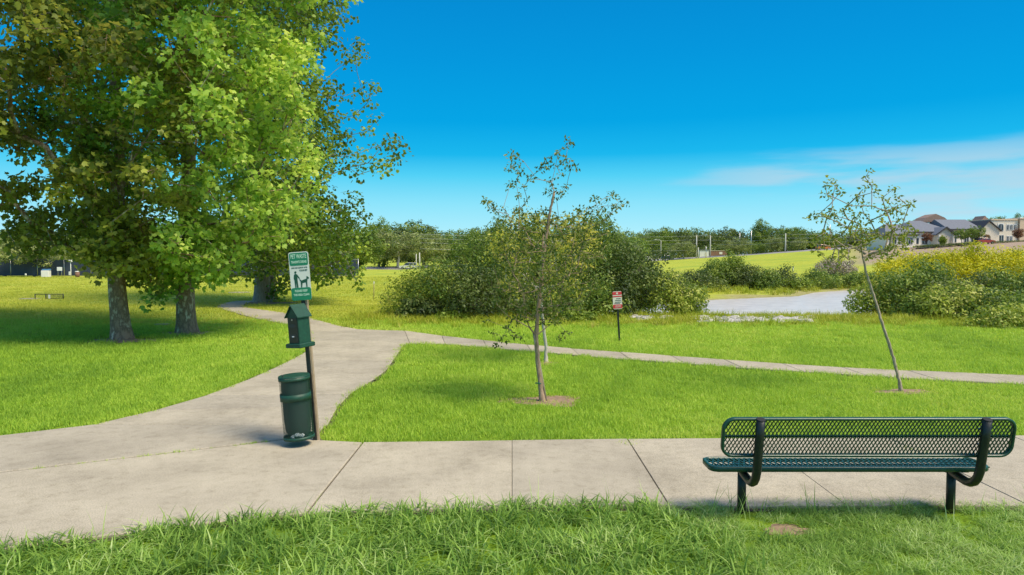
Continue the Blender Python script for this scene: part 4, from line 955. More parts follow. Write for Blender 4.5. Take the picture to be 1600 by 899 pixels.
FT = [  # px, top, distance, model, label, width factor
 (-70, 350, 88, 'dark', 'tree at the far side of the field beyond the left edge', 1.2), (8, 364, 82, 'oak2', 'oak with grey trunk at the left edge of the photo, by the dark fence', 1.3),
 (52, 360, 80, 'oak', 'oak with pale forked trunk, far left, its base on the field crest', 1.45), (112, 362, 95, 'dark', 'dark tree behind the lamp post at the far left', 1.3), (150, 355, 98, 'round', 'round tree seen left of the mottled sycamore trunk', 1.3),
 (205, 350, 100, 'dark2', 'tree hidden behind the mottled sycamore trunk', 1.5), (250, 358, 96, 'dark', 'dark tree seen between the two sycamore trunks', 1.5), (320, 355, 98, 'round', 'tree right of the pale sycamore trunk', 1.4), (375, 352, 102, 'dark2', 'tree left of the path bend trees', 1.5),
 (450, 345, 125, 'dark', 'tree behind the sign post station', 1.5), (505, 345, 130, 'oak2', 'tree hidden by the dark branches right of the sign', 1.3), (560, 350, 150, 'dark2', 'dark tree left of the tall green tip, behind the drooping branch', 1.4),
 (592, 338, 190, 'lime', 'tall green pointed tree at the left of the open gap', .8), (622, 355, 185, 'oak', 'broad grey green oak with forked trunk in the gap right of the big trees', 1.5), (661, 357, 195, 'oak2', 'grey green oak above the two white poles', 1.35),
 (640, 345, 225, 'dark2', 'taller dark tree behind the broad oak', 1.4), (663, 348, 228, 'dark', 'dark treetop right of the broad oak', .9), (600, 352, 222, 'dark', 'dark tree low behind the broad oak left side', 1.3), (690, 362, 220, 'dark2', 'dark tree behind the strung wires', 1.3),
 (718, 358, 215, 'round', 'rounded tree left of the thicket top', 1.2), (745, 356, 225, 'dark2', 'tree meeting the left shoulder of the thicket', 1.3), (775, 352, 235, 'dark', 'tree hidden behind the thicket left part', 1.3), (830, 352, 240, 'round', 'tree hidden behind the staked young tree', 1.3),
 (900, 355, 245, 'dark', 'tree hidden behind the right of the young trees', 1.3), (960, 358, 245, 'mid', 'tree at the right shoulder of the thicket', 1.3),
 (988, 370, 225, 'round', 'round tree right of the thicket, left of the parked silver vehicle', 1.3), (1012, 360, 300, 'mid', 'small topped tree above the silver vehicle', 1.2), (1035, 355, 310, 'dark2', 'tree behind the street lamp', 1.3),
 (1068, 374, 262, 'oak', 'pale green oak left of the pair of utility poles', 1.25), (1055, 358, 330, 'mid', 'brownish green tree above the pale oak', 1.3), (1080, 356, 335, 'dark2', 'treetop left of the pair of utility poles', 1.3), (1110, 360, 330, 'round', 'treetop right of the pair of utility poles', 1.5),
 (1140, 356, 330, 'dark', 'dark tree left of the tall dome shaped tree', 1.3), (1150, 371, 262, 'oak', 'broad pale oak above the lime bush', 1.5), (1188, 342, 300, 'dark2', 'tallest dome shaped tree on the skyline', .8), (1186, 378, 250, 'round', 'round tree right of the broad pale oak', 1.2),
 (1212, 368, 245, 'oak2', 'pale green oak by the road left of the single pole', 1.2), (1238, 351, 290, 'mid', 'rounded treetop right of the dome shaped tree', 1.1), (1216, 355, 310, 'dark', 'dark treetop between the two rounded ones', 1.2), (1248, 372, 240, 'oak2', 'oak right of the single utility pole', 1.3),
 (1270, 362, 280, 'dark2', 'tree left of the leaning sapling crown', 1.3), (1300, 366, 270, 'round', 'tree behind the leaning sapling crown, left part', 1.3), (1335, 364, 275, 'dark', 'tree behind the leaning sapling crown, middle', 1.3), (1370, 360, 275, 'dark2', 'tree behind the leaning sapling crown, right part', 1.3),
 (1420, 351, 240, 'mid', 'treetop above the left roof of the building', 1.3), (1450, 347, 240, 'round', 'treetop between the two grey roofs', 1.1), (1470, 345, 245, 'dark2', 'treetop above the main grey roof', 1.2), (1518, 341, 245, 'round', 'treetop above the long roof', 1.5), (1556, 334, 245, 'mid', 'treetop above the two storey block', .8),
 (1590, 334, 240, 'dark2', 'treetop at the right edge above the tan block', .8)]
for px, tp, Y_, md, lb, wf in FT: far_tree(px, tp, Y_, md, lb, wf)
# distant wood
rng = np.random.default_rng(77); C = []
for px in np.arange(-900, 2200, 7):
    Yw = 250 if px < 560 else (360 if px < 1000 else 310)
    tp = np.interp(px, [-250, 0, 560, 760, 1000, 1200, 1300, 1900], [370, 370, 368, 362, 363, 361, 364, 356]) + rng.uniform(-3, 4)
    Yw = 150 if px < 500 else Yw
    for k in range(13):
        p = P3(px + rng.uniform(-5, 5), tp + 2 + k * 5, Yw + rng.uniform(0, 14)); C.append(p)
for px in np.arange(960, 1460, 4):      # understory along the far side of the rising road
    p = P3(px, 390, 284 + rng.uniform(-5, 8)); g = hz(p[0], p[1])
    for h_ in (1.2, 3.2): C.append(np.array([p[0], p[1] + rng.uniform(-2, 2), g + h_]))
C = np.array(C); zg = height(C[:, 0], C[:, 1]); C = C[C[:, 2] > zg]
wd = leaves('distant_wood', C, 2.4, 48, 1.0, SIMPLE, M['leaf_dark'], None, rng=rng, up=.5, jit=.7)
tag(wd, 'dark continuous wood closing the view behind the park trees', 'woodland', kind='stuff')
for k, v in MODELS.items():
    if k not in USED:
        for c in list(v.children): bpy.data.objects.remove(c)
        bpy.data.objects.remove(v)

# ------------------------------------------------------------------ road, poles, cars
def road_strip(name, pts, width, mat, lift=0.05, bank=0.0):
    m_ = MB(); P = [Vector((x, y, 0)) for x, y in pts]; vs = []
    fine = []
    for i in range(len(P) - 1):
        k = max(1, int((P[i + 1] - P[i]).length / 4))
        for j in range(k): fine.append(P[i].lerp(P[i + 1], j / k))
    fine.append(P[-1])
    for i, p in enumerate(fine):
        t = (fine[min(i + 1, len(fine) - 1)] - fine[max(i - 1, 0)]).normalized(); nn = Vector((-t.y, t.x, 0))
        for s in (-1, 0, 1):
            q = p + nn * s * width / 2; vs.append((q.x, q.y, hz(p.x, p.y) + lift + s * bank + .10))
    n = len(fine); m_.add(vs, [(3 * i + a, 3 * i + 1 + a, 3 * i + 4 + a, 3 * i + 3 + a) for i in range(n - 1) for a in (0, 1)], True)
    # face up
    if n > 1:
        v = m_.v; a, b, c = (Vector(v[j]) for j in m_.f[0][:3])
        if (b - a).cross(c - a).z < 0: m_.f = [tuple(reversed(f)) for f in m_.f]
    o = m_.build(name, mat); tag(o, kind='structure'); return o
def uy(px, Y_): return ((px - 800) / F * Y_, Y_)
road_strip('road', [uy(480, 180), uy(620, 181), uy(700, 225), uy(820, 250), uy(960, 262), uy(1040, 268), uy(1120, 260), uy(1200, 240), uy(1260, 228), uy(1330, 222), uy(1420, 220)], 9, M['asphalt'], bank=.45)
def pole(px, top, bot, Y_, label, r=0.13, mat='concrete_pole', arms=(), name='utility_pole', cat='pole', group='utility poles along the road'):
    b = Vector(P3(px, bot, Y_)); zg = hz(b.x, b.y); H = P3(px, top, Y_)[2] - zg; b.z = zg
    root = empty(name, b, 0, label, cat, group); MB().tube([(0, 0, -.1), (0, 0, H * .5), (0, 0, H)], [r * 1.2, r, r * .75], 10).build('shaft', M[mat], root)
    for h_, w_ in arms:
        m_ = MB(); m_.box((0, 0, H - h_), (w_, .1, .1))
        for s in (-1, 1): m_.tube([(s * w_ * .45, 0, H - h_ + .05), (s * w_ * .45, 0, H - h_ + .3)], .05, 6)
        m_.build('crossarm', M['wood_post'], root)
    return root, H
pole(1088, 368, 407, 262, 'tall pale utility pole, left one of the pair on the far road', 0.22, arms=[(0.6, 1.6)])
pole(1109.5, 368, 405, 262, 'tall pale utility pole, right one of the pair on the far road', 0.22, arms=[(0.6, 1.6)])
pole(1090.8, 387, 407, 258, 'short pale post beside the left pole of the pair', 0.20, name='post', group=None)
pole(1103, 385, 405, 258, 'short greenish post between the two tall poles', 0.13, mat='steel', name='post', group=None)
pole(1173.5, 360, 392, 280, 'slender pole in front of the dome shaped tree', 0.18, mat='steel', arms=[(0.5, 1.2)])
pole(1227, 365, 399, 236, 'single tall pale pole beside the rising road', 0.20)
pole(1155.5, 363, 400, 300, 'thin distant pole among the trees left of the dome shaped tree', 0.13, mat='steel')
pole(650.5, 397, 424, 172, 'left one of two white poles beside the white car', 0.14)
pole(655.7, 395, 424, 172, 'right one of two white poles beside the white car', 0.17, arms=())
pole(1296, 350, 390, 240, 'tall thin pole above the leaning sapling crown', 0.12, mat='steel')
r_, H = pole(1032.5, 376, 409, 262, 'street lamp with an arm on the far road', 0.12, name='street_lamp', cat='street lamp', group=None)
MB().tube([(0, 0, H - .1), (-.8, 0, H + .35), (-1.8, 0, H + .45)], .07, 6).build('arm', M['concrete_pole'], r_)
MB().box((-2.1, 0, H + .42), (.9, .35, .16), ch=.05).build('lamp_head', M['trim'], r_)
r_, H = pole(111, 408, 434, 76, 'white lamp post with a square head at the far left', 0.045, mat='trim', name='street_lamp', cat='street lamp', group=None)
m_ = MB().box((0, 0, H), (.42, .3, .22), ch=.03); m_.build('lamp_head', M['trim'], r_); MB().box((-.12, 0, .45), (.2, .16, .4), ch=.02).build('meter_box', M['trim'], r_)
def wire(pa, pb, sag, r, label, group):
    a = Vector(pa); b = Vector(pb); m_ = MB(); n = 14
    pts = [Vector((0, 0, 0)) + (b - a) * (i / n) - Vector((0, 0, sag * 4 * (i / n) * (1 - i / n))) for i in range(n + 1)]
    m_.tube(pts, r, 5); tag(m_.build('power_line', M['wire'], loc=a), label, 'wire', group)
for i, (ya, yb, nm) in enumerate([(366.5, 369, 'topmost'), (373, 375, 'second highest'), (379.5, 380.5, 'third highest'), (389, 391, 'lowest')]):
    wire(P3(656, ya, 172), P3(1088, yb, 262), 0.6, 0.032, nm + ' of the wires strung from the white poles across the far treeline', 'wires over the far road')
for i, (ya, yb, nm) in enumerate([(369, 366, 'topmost'), (375.5, 372, 'middle'), (381, 378, 'lowest')]):
    wire(P3(1109.5, ya, 262), P3(1227, yb, 236), 0.7, 0.032, nm + ' wire from the pole pair to the single pole by the rising road', 'wires over the rising road')
    wire(P3(1227, yb, 236), P3(1420, yb - 8, 228), 0.7, 0.04, nm + ' wire running right from the single pole towards the building', 'wires towards the building')
for i, (ya, nm) in enumerate([(368.6, 'upper'), (375.3, 'lower')]):
    wire(P3(1088, ya, 262), P3(1109.5, ya, 262), 0.05, 0.045, nm + ' short wire between the two poles of the pair', 'wires of the pole pair')

def car(px, py, Y_, paint, label, rz=0.0, suv=True, z=None):
    b = Vector(P3(px, py, Y_)); b.z = hz(b.x, b.y) + 0.16 if z is None else z
    root = empty('parked_car', b, rz, label, 'car')
    hh = 1.70 if suv else 1.50; L_ = 4.6
    low = [(-2.3, .35), (-2.3, .75), (-2.15, .95), (-1.9, 1.02), (1.1, 1.02), (2.05, .85), (2.3, .65), (2.3, .35), (1.85, .3), (-1.85, .3)]
    m_ = MB(); n = len(low)
    for y, k in ((-.9, .97), (-.82, 1.0), (.82, 1.0), (.9, .97)):
        m_.v += [(x * k, y, z_) for x, z_ in low]
    for a in range(3):
        for i in range(n): j = (i + 1) % n; m_.f.append((a * n + i, a * n + j, (a + 1) * n + j, (a + 1) * n + i)); m_.smooth.append(False)
    m_.f += [tuple(range(n)), tuple(reversed(range(3 * n, 4 * n)))]; m_.smooth += [False, False]
    m_.build('body', M[paint], root)
    def cab(x0, x1, x2, x3, z0, z1, w0, w1):
        return [(x0, -w0, z0), (x3, -w0, z0), (x3, w0, z0), (x0, w0, z0), (x1, -w1, z1), (x2, -w1, z1), (x2, w1, z1), (x1, w1, z1)]
    F6 = [(0, 3, 2, 1), (4, 5, 6, 7), (0, 1, 5, 4), (2, 3, 7, 6), (0, 4, 7, 3), (1, 2, 6, 5)]
    MB().add(cab(-2.1, -1.75, .5, 1.2, 1.0, hh - .06, .84, .68), F6).build('window_glass', M['glass'], root)
    rf = MB().add(cab(-1.8, -1.7, .45, .55, hh - .07, hh, .71, .66), F6)
    for x in (-1.0, -.05): rf.add([(x - .05, -.86, 1.0), (x + .05, -.86, 1.0), (x + .02, -.70, hh - .05), (x - .08, -.70, hh - .05), (x - .05, -.80, 1.0), (x + .05, -.80, 1.0), (x + .02, -.66, hh - .05), (x - .08, -.66, hh - .05)], F6)
    rf.build('roof', M[paint], root)
    for x in (-1.4, 1.4):
        for y in (-.82, .82):
            wh = MB().tube([(x, y - .11, .33), (x, y + .11, .33)], .33, 14).build('wheel', M['rubber'], root)
            MB().tube([(x, y - .125, .33), (x, y + .125, .33)], .19, 10).build('rim', M['steel'], wh)
    for y in (-.62, .62): MB().box((2.24, y, .72), (.12, .3, .14), ch=.02).build('headlight', M['lamp_lens'], root)
    return root
car(638, 424, 178, 'car_white', 'white estate car passing between the broad oak and the white poles', math.pi, True)
car(1043, 408, 258, 'car_dark', 'dark blue sport utility car near the street lamp', 0.25)
car(1012, 407, 280, 'car_white', 'silver white vehicle left of the street lamp', 0.1)
car(1286, 391, 228, 'car_orange', 'orange red car behind the leaning sapling crown', 0.1)
# cream brick columns and wall bits by the far road
for i, px in enumerate((1039, 1051, 1062, 1076)):
    b = Vector(P3(px, 405, 290)); b.z = hz(b.x, b.y); r_ = empty('gate_pillar', b, 0, ['brown pillar with pale cap above the dark blue car', 'brown pillar with pale cap right of the dark blue car', 'brown pillar with pale cap, third from the street lamp', 'brown pillar with pale cap beside the utility pole pair'][i], 'pillar', 'capped pillars along the far road')
    MB().box((0, 0, 1.1), (1.0, 1.0, 2.2)).build('shaft', M['brick'], r_); MB().box((0, 0, 2.4), (1.6, 1.6, .4), ch=.08).build('cap', M['trim'], r_)
b = Vector(P3(1099, 406, 275)); b.z = hz(b.x, b.y); r_ = empty('utility_kiosk', b, 0, 'plain white boxy kiosk between the pair of utility poles', 'kiosk')
MB().box((0, 0, 1.5), (3.6, 2.4, 3.0), ch=.05).build('wall', M['white_wall'], r_); MB().box((0, 0, 3.1), (4.0, 2.8, .2), ch=.04).build('roof', M['roof'], r_); MB().box((.6, -1.22, 1.05), (1.0, .06, 2.1)).build('door', M['trim'], r_)
b = Vector(P3(1122, 405, 275)); b.z = hz(b.x, b.y); r_ = empty('brick_wall', b, 0, 'low red brown wall with a white plaque right of the pole pair', 'wall')
MB().box((0, 0, 1.2), (7, .4, 2.4)).build('panel', M['brick'], r_); MB().box((0, 0, 2.46), (7.3, .6, .14)).build('coping', M['stucco'], r_); MB().box((1.0, -.23, 1.5), (1.2, .06, .9)).build('plaque', M['trim'], r_)

# dark screen fence at the far left
def fence(px0, px1, Y_, h, label):
    a = Vector(P3(px0, 430, Y_)); b = Vector(P3(px1, 430, Y_)); z = -0.1
    root = empty('screen_fence', (a.x, a.y, z), 0, label, 'fence'); L_ = b.x - a.x; n = int(L_ / 3)
    for i in range(n):
        x = L_ * (i + .5) / n; MB().box((x, 0, h / 2), (L_ / n - .1, .03, h - .1)).build('panel', M['screen'], root)
    for i in range(n + 1): MB().tube([(L_ * i / n, 0, -.3), (L_ * i / n, 0, h + .08)], .04, 6).build('post', M['steel'], root)
    m_ = MB(); m_.tube([(0, 0, h), (L_, 0, h)], .025, 6); m_.build('top_rail', M['steel'], root)
fence(-150, 560, 79, 1.95, 'long dark blue screened fence behind the crest of the left field')
def sheet_sign(px, py, Y_, w_, h_, mat, name, label, cat, tilt=0.0):
    p = Vector(P3(px, py, Y_)); zg = hz(p.x, p.y); r_ = empty(name, (p.x, p.y, zg), tilt, label, cat)
    H = p.z - zg; MB().box((0, 0, H), (w_, .05, h_), ch=.015).build('panel', M[mat], r_)
    for s in (-.35, .35): MB().tube([(s * w_, .04, 0), (s * w_, .04, H + h_ * .3)], .025, 6).build('post', M['steel'], r_)
sheet_sign(93, 420.5, 77, .55, .42, 'paper', 'banner', 'small white banner on the dark fence at the far left', 'banner', .1)
sheet_sign(40, 429, 77, .16, .2, 'paper', 'notice', 'tiny white notice left of the pale oak trunk', 'notice')
b = at(72, 434); b = Vector(P3(72, 430, 76)); b.z = hz(b.x, b.y); r_ = empty('storage_box', b, 0.2, 'blue and white storage box on the field crest at the far left', 'box')
MB().box((0, 0, .4), (.8, .6, .75), ch=.04).build('body', M['trim'], r_); MB().box((0.05, 0, .86), (.75, .55, .16), ch=.04).build('lid', M['blue_plastic'], r_)
b = Vector(P3(121, 430, 76)); b.z = hz(b.x, b.y); r_ = empty('waste_bin', b, 0, 'small red brown bin right of the white lamp post', 'bin')
MB().tube([(0, 0, 0), (0, 0, .6)], [.2, .24], 12).build('body', M['brick'], r_); MB().tube([(0, 0, .6), (0, 0, .7)], [.26, .2], 12).build('lid', M['trim'], r_)
# low barrier in the field
b = at(77, 468); r_ = empty('field_barrier', b, 0, 'low black metal barrier with a white paper, alone in the left field', 'barrier')
wB = 44 / F * b.y; hB = 8.5 / F * b.y
for i, x in enumerate((-.5, -.12, .5)): MB().tube([(x * wB, 0, 0), (x * wB, 0, hB)], .025, 6).build('post', M['ink'], r_)
MB().tube([(-.5 * wB, 0, hB * .93), (.5 * wB, 0, hB * .97)], .02, 6).build('rail', M['ink'], r_)
m_ = MB()
for i in range(26):
    x = -.12 * wB + .62 * wB * i / 25; m_.tube([(x, 0, 0), (x, 0, hB * .93)], .006, 4)
m_.tube([(-.12 * wB, 0, hB * .15), (.5 * wB, 0, hB * .15)], .012, 5); m_.build('mesh_panel', M['ink'], r_)
MB().box((.02 * wB, -.04, hB * .5), (.11, .01, .22)).build('paper', M['paper'], r_)
for px, py, w_, lb in ((47, 468, 1.1, 'pale flat concrete pad left of the field barrier'), (374, 458, 1.4, 'pale flat cover in the grass near the path bend'), (253, 509, .5, 'small pale flat cover in the grass between the sycamores')):
    b = at(px, py); m_ = MB(); n = 14
    m_.prism([(w_ / 2 * math.cos(6.283 * i / n) * (1 + .05 * math.sin(i * 3)), w_ / 2.4 * math.sin(6.283 * i / n)) for i in range(n)], -.02, .05)
    tag(m_.build('concrete_pad', M['concrete'], loc=b), lb, 'pad')
def marker(px, py, top, label, mat, r):
    b = at(px, py); H = (py - top) / F * b.y; rt = empty('marker_stake', b, 0, label, 'stake'); MB().tube([(0, 0, -.05), (.02, 0, H)], r, 6).build('shaft', M[mat], rt); MB().box((.02, 0, H - .06), (r * 3, r * 3, .12)).build('cap', M['paper'], rt)
marker(584, 470, 440, 'thin wooden stake in the field right of the drooping branch', 'wood_post', .02)
marker(1239, 425, 417, 'small white marker stake in the field across the pond', 'paper', .06)

# ------------------------------------------------------------------ building complex
BY = 178.0; MP = BY / F
def bl_root(name, px, py, label, rz=0.0):
    b = Vector(P3(px, py, BY)); return empty(name, b, rz, label, 'building')
def windows(root, items, w_, h_, y=-0.02, arched=False, base=None):
    for x, z in items:
        f = MB().box((x, y, z), (w_ + .3, .12, h_ + .3)); o = f.build('window', M['trim'], root)
        g = MB()
        if arched:
            n = 8; poly = [(x - w_ / 2, z - h_ / 2), (x + w_ / 2, z - h_ / 2)] + [(x + w_ / 2 * math.cos(math.pi * i / n), z + h_ / 2 - w_ / 2 + w_ / 2 * math.sin(math.pi * i / n)) for i in range(n + 1)]
            g.prism_y(poly, y - .11, y - .05)
        else: g.box((x, y - .08, z), (w_, .06, h_))
        g.build('pane', M['glass'], o)
        MB().box((x, y - .12, z), (.07, .05, h_)).build('mullion', M['trim'], o)
def gable_roof_x(root, x0, x1, y0, y1, z0, z1, over, mat, hip=0.0, name='roof'):
    """ridge along x; hip pulls the ridge ends in"""
    ym = (y0 + y1) / 2; a = x0 - over; b = x1 + over; c = y0 - over; d = y1 + over; t = .25
    v = [(a, c, z0), (b, c, z0), (b, d, z0), (a, d, z0), (a + hip, ym, z1), (b - hip, ym, z1)]
    v += [(x, y, z - t) for x, y, z in v[:4]]
    f = [(0, 1, 5, 4), (2, 3, 4, 5), (1, 2, 5), (3, 0, 4), (6, 7, 1, 0), (7, 8, 2, 1), (8, 9, 3, 2), (9, 6, 0, 3), (9, 8, 7, 6)]
    o = MB().add(v, f).build(name, M[mat], root)
    fb = MB(); fb.box(((a + b) / 2, c - .06, z0 - .14), (b - a, .1, .34)); fb.build('fascia', M['trim_dark'], root); return o
def gable_roof_y(root, x0, x1, y0, y1, z0, z1, over, mat):
    xm = (x0 + x1) / 2; a = x0 - over; b = x1 + over; c = y0 - over; d = y1
    v = [(a, c, z0), (xm, c, z1), (b, c, z0), (a, d, z0), (xm, d, z1), (b, d, z0)]; v += [(x, y, z - .25) for x, y, z in v]
    f = [(0, 1, 4, 3), (1, 2, 5, 4), (6, 9, 10, 7), (7, 10, 11, 8), (0, 6, 7, 1), (1, 7, 8, 2), (3, 4, 10, 9), (4, 5, 11, 10), (0, 3, 9, 6), (2, 8, 11, 5)]
    MB().add(v, f).build('roof', M[mat], root)
    m_ = MB().add([(a, c - .08, z0 - .32), (xm, c - .08, z1 - .32), (b, c - .08, z0 - .32), (b, c - .08, z0 + .05), (xm, c - .08, z1 + .05), (a, c - .08, z0 + .05)] +
                  [(a, c - .02, z0 - .32), (xm, c - .02, z1 - .32), (b, c - .02, z0 - .32), (b, c - .02, z0 + .05), (xm, c - .02, z1 + .05), (a, c - .02, z0 + .05)],
                  [(0, 1, 4, 5), (1, 2, 3, 4), (6, 11, 10, 7), (7, 10, 9, 8), (5, 4, 10, 11), (4, 3, 9, 10), (0, 6, 7, 1), (1, 7, 8, 2)]); m_.build('bargeboard', M['trim_dark'], root)
def foundation(root, x0, x1, y0, y1):
    MB().box(((x0 + x1) / 2, (y0 + y1) / 2 + .1, -1.5), (x1 - x0 - .1, y1 - y0 - .1, 3.0)).build('plinth', M['stucco'], root)
# left hall
r_ = bl_root('low_hall', 1385, 387, 'low cream hall with grey roof at the left of the building row'); w_ = 46 * MP
MB().box((w_ / 2, 5, 1.7), (w_, 10, 3.4)).build('wall', M['stucco_w'], r_); gable_roof_x(r_, 0, w_, 0, 10, 3.4, 6.3, .5, 'roof', 2.5); windows(r_, [(2.0, 1.7), (4.2, 1.7), (6.2, 1.7)], 1.0, 1.5); foundation(r_, 0, w_, 0, 10)
# main hip hall
r_ = bl_root('main_hall', 1424, 385, 'cream single storey hall with big grey hip roof, middle of the building row'); w_ = 66 * MP
MB().box((w_ / 2, 8, 1.9), (w_, 14, 3.8)).build('wall', M['stucco_w'], r_); gable_roof_x(r_, 0, w_, 1, 15, 3.8, 7.0, .6, 'roof', 4.6)
gx0, gx1 = 33 * MP, 60 * MP
MB().prism_y([(gx0, 0), (gx1, 0), (gx1, 2.9), (gx0, 2.9)], -1.6, 1.2).build('porch_wall', M['stucco'], r_); 
gable_roof_y(r_, gx0, gx1, -1.6, 5.0, 3.0, 5.0, .5, 'roof'); MB().prism_y([(gx0, 2.9), (gx1, 2.9), ((gx0 + gx1) / 2, 4.7)], -1.58, 1).build('gable_wall', M['stucco'], r_)
windows(r_, [(1.7, 1.35), (4.0, 1.35)], 1.4, 1.5, .98); windows(r_, [((gx0 + gx1) / 2 - .8, 1.2)], 1.5, 2.2, -1.62)
for x in (gx0 + .4, gx1 - .4): MB().box((x, -2.0, 1.45), (.42, .42, 2.9), ch=.04).build('column', M['trim'], r_)
foundation(r_, 0, w_, 0, 15)
# long wing
r_ = bl_root('long_wing', 1486, 382, 'long beige wing with grey roof behind two round trees, left of the gabled entrance'); w_ = 48 * MP
MB().box((w_ / 2, 7, 2.0), (w_, 12, 4.0)).build('wall', M['stucco_w'], r_); gable_roof_x(r_, 0, w_, 1, 13, 4.0, 6.8, .5, 'roof', 0.3)
windows(r_, [(1.4, 1.25), (4.6, 1.3), (6.4, 1.3)], 1.1, 1.5, .98); foundation(r_, 0, w_, 0, 12)
MB().prism_y([(-3.0, 6.2), (4.6, 6.2), (3.2, 7.4), (0.8, 8.4), (-1.6, 7.4)], 8, 13).build('rear_gable', M['roof_b'], r_)
# gabled entrance
r_ = bl_root('gabled_entrance', 1531, 380, 'beige gabled entrance block with a wide arch, in the right of the building row'); w_ = 30 * MP; mid_ = w_ * .42
ax, aw = w_ * .36, 1.0; n = 10
arch = [(ax + aw * math.cos(math.pi * (1 - i / n)), 1.5 + .75 * math.sin(math.pi * (1 - i / n))) for i in range(n + 1)]
outer = [(0, 0), (ax - aw, 0)] + arch + [(ax + aw, 0), (w_, 0), (w_, 3.4), (mid_, 5.7), (0, 3.4)]
# front wall as strips round the arch
fw = MB(); fw.prism_y([(0, 0), (ax - aw, 0), (ax - aw, 3.4), (0, 3.4)], 0, .5); fw.prism_y([(ax + aw, 0), (w_, 0), (w_, 3.4), (ax + aw, 3.4)], 0, .5)
for i in range(n):
    (xa, za), (xb, zb) = arch[i], arch[i + 1]; fw.prism_y([(xa, za), (xb, zb), (xb, 3.4), (xa, 3.4)], 0, .5)
fw.prism_y([(0, 3.4), (w_, 3.4), (mid_, 5.7)], 0, .5); fw.build('wall', M['stucco'], r_)
MB().box((w_ / 2, 4, 1.7), (w_ - .2, 6, 3.3)).build('inner_wall', M['stucco_t'], r_)
MB().box((ax, .95, .9), (.8, .08, 1.7)).build('door', M['glass'], r_)
v0 = MB(); a, b_, c = -.4, w_ + .4, mid_; v0.add([(a, -.5, 3.25), (c, -.5, 5.9), (b_, -.5, 3.25), (a, 8, 3.25), (c, 8, 5.9), (b_, 8, 3.25)] + [(a, -.5, 3.0), (c, -.5, 5.65), (b_, -.5, 3.0), (a, 8, 3.0), (c, 8, 5.65), (b_, 8, 3.0)],
    [(0, 1, 4, 3), (1, 2, 5, 4), (6, 9, 10, 7), (7, 10, 11, 8), (0, 6, 7, 1), (1, 7, 8, 2), (3, 4, 10, 9), (4, 5, 11, 10)]); v0.build('roof', M['trim_dark'], r_); foundation(r_, 0, w_, 0, 8)
# two storey
r_ = bl_root('two_storey_block', 1552, 379, 'beige two storey block with arched upper windows, right end of the building row'); w_ = 42 * MP
MB().box((w_ / 2, 6.5, 2.9), (w_, 11, 5.8)).build('wall', M['stucco'], r_); MB().box((w_ / 2, 6.5, 5.95), (w_ + .4, 11.4, .3), ch=.05).build('cornice', M['stucco_t'], r_)
windows(r_, [(15 * MP, 4.0)], 1.3, 1.7, .98, True); windows(r_, [(26.5 * MP, 4.0), (31.5 * MP, 4.0), (37.5 * MP, 4.0)], .55, 1.3, .98, True)
windows(r_, [(16 * MP, 1.0)], 1.2, 1.7, .98); windows(r_, [(27 * MP, 1.0), (32 * MP, 1.0)], .5, 1.2, .98)
MB().prism_y([(0, 5.8), (14 * MP, 5.8), (7 * MP, 7.2)], 5, 9).build('chimney_gable', M['roof_b'], r_)
foundation(r_, 0, w_, 1, 12)
r_ = bl_root('tan_block', 1595, 379, 'tan two storey block at the right edge of the photo'); w_ = 120 * MP
MB().box((w_ / 2, 6, 3.1), (w_, 11, 6.2)).build('wall', M['stucco_t'], r_); MB().box((w_ / 2, 6, 6.3), (w_ + .4, 11.4, .3), ch=.05).build('cornice', M['stucco'], r_)
windows(r_, [(3 + 2.2 * i, 4.3) for i in range(6)], .8, 1.3, .48, True); windows(r_, [(3 + 2.2 * i, 1.3) for i in range(6)], .8, 1.3, .48); foundation(r_, 0, w_, 0, 11)
BG = 'small trees in front of the building row'
for px, tp, md, lb, wf in ((1448, 363, 'red', 'small reddish tree in front of the hall left windows', .9), (1472, 367, 'lime', 'small yellow green tree by the porch of the main hall', 1.0), (1502, 356, 'round', 'round green tree in front of the long wing, left one', 1.0),
                       (1523, 352, 'round', 'round green tree in front of the long wing, right one', 1.0), (1590, 356, 'red', 'dark reddish tree at the right edge before the two storey block', .75)):
    if md == 'red' and 'red' not in USED: MODELS['red'] = tree_model(6, 'leaf_red', 'bark_grey', .9, 110, .35)
    far_tree(px, tp, 170, md, lb, wf, basepy=384 if px < 1500 else 380, group=BG)
def hedge(px0, py0, px1, py1, label):
    a = P3(px0, py0, 168); b = P3(px1, py1, 168); C = np.array([a + (b - a) * t + np.array([0, dy, .25]) for t in np.linspace(0, 1, 60) for dy in (0, .5)]); base = (a + b) / 2
    rt = empty('hedge', tuple(base), 0, label, 'hedge', 'clipped hedges before the building row'); leaves('foliage', C - base, .45, 60, .13, SIMPLE, M['leaf_dark'], rt)
    m_ = MB().tube([tuple(a - base + np.array([0, .2, -.3])), tuple(b - base + np.array([0, .2, -.3]))], .22, 6); m_.build('stems', M['bark_dark'], rt)
hedge(1432, 387, 1490, 383.5, 'clipped hedge below the main hall'); hedge(1492, 383.5, 1530, 381, 'clipped hedge below the long wing'); hedge(1550, 380, 1660, 377, 'clipped hedge below the two storey block')
c_ = car(1538, 380, 169, 'car_red', 'dark red car parked before the arched entrance', 0.0, False, z=P3(1538, 381.5, 169)[2])

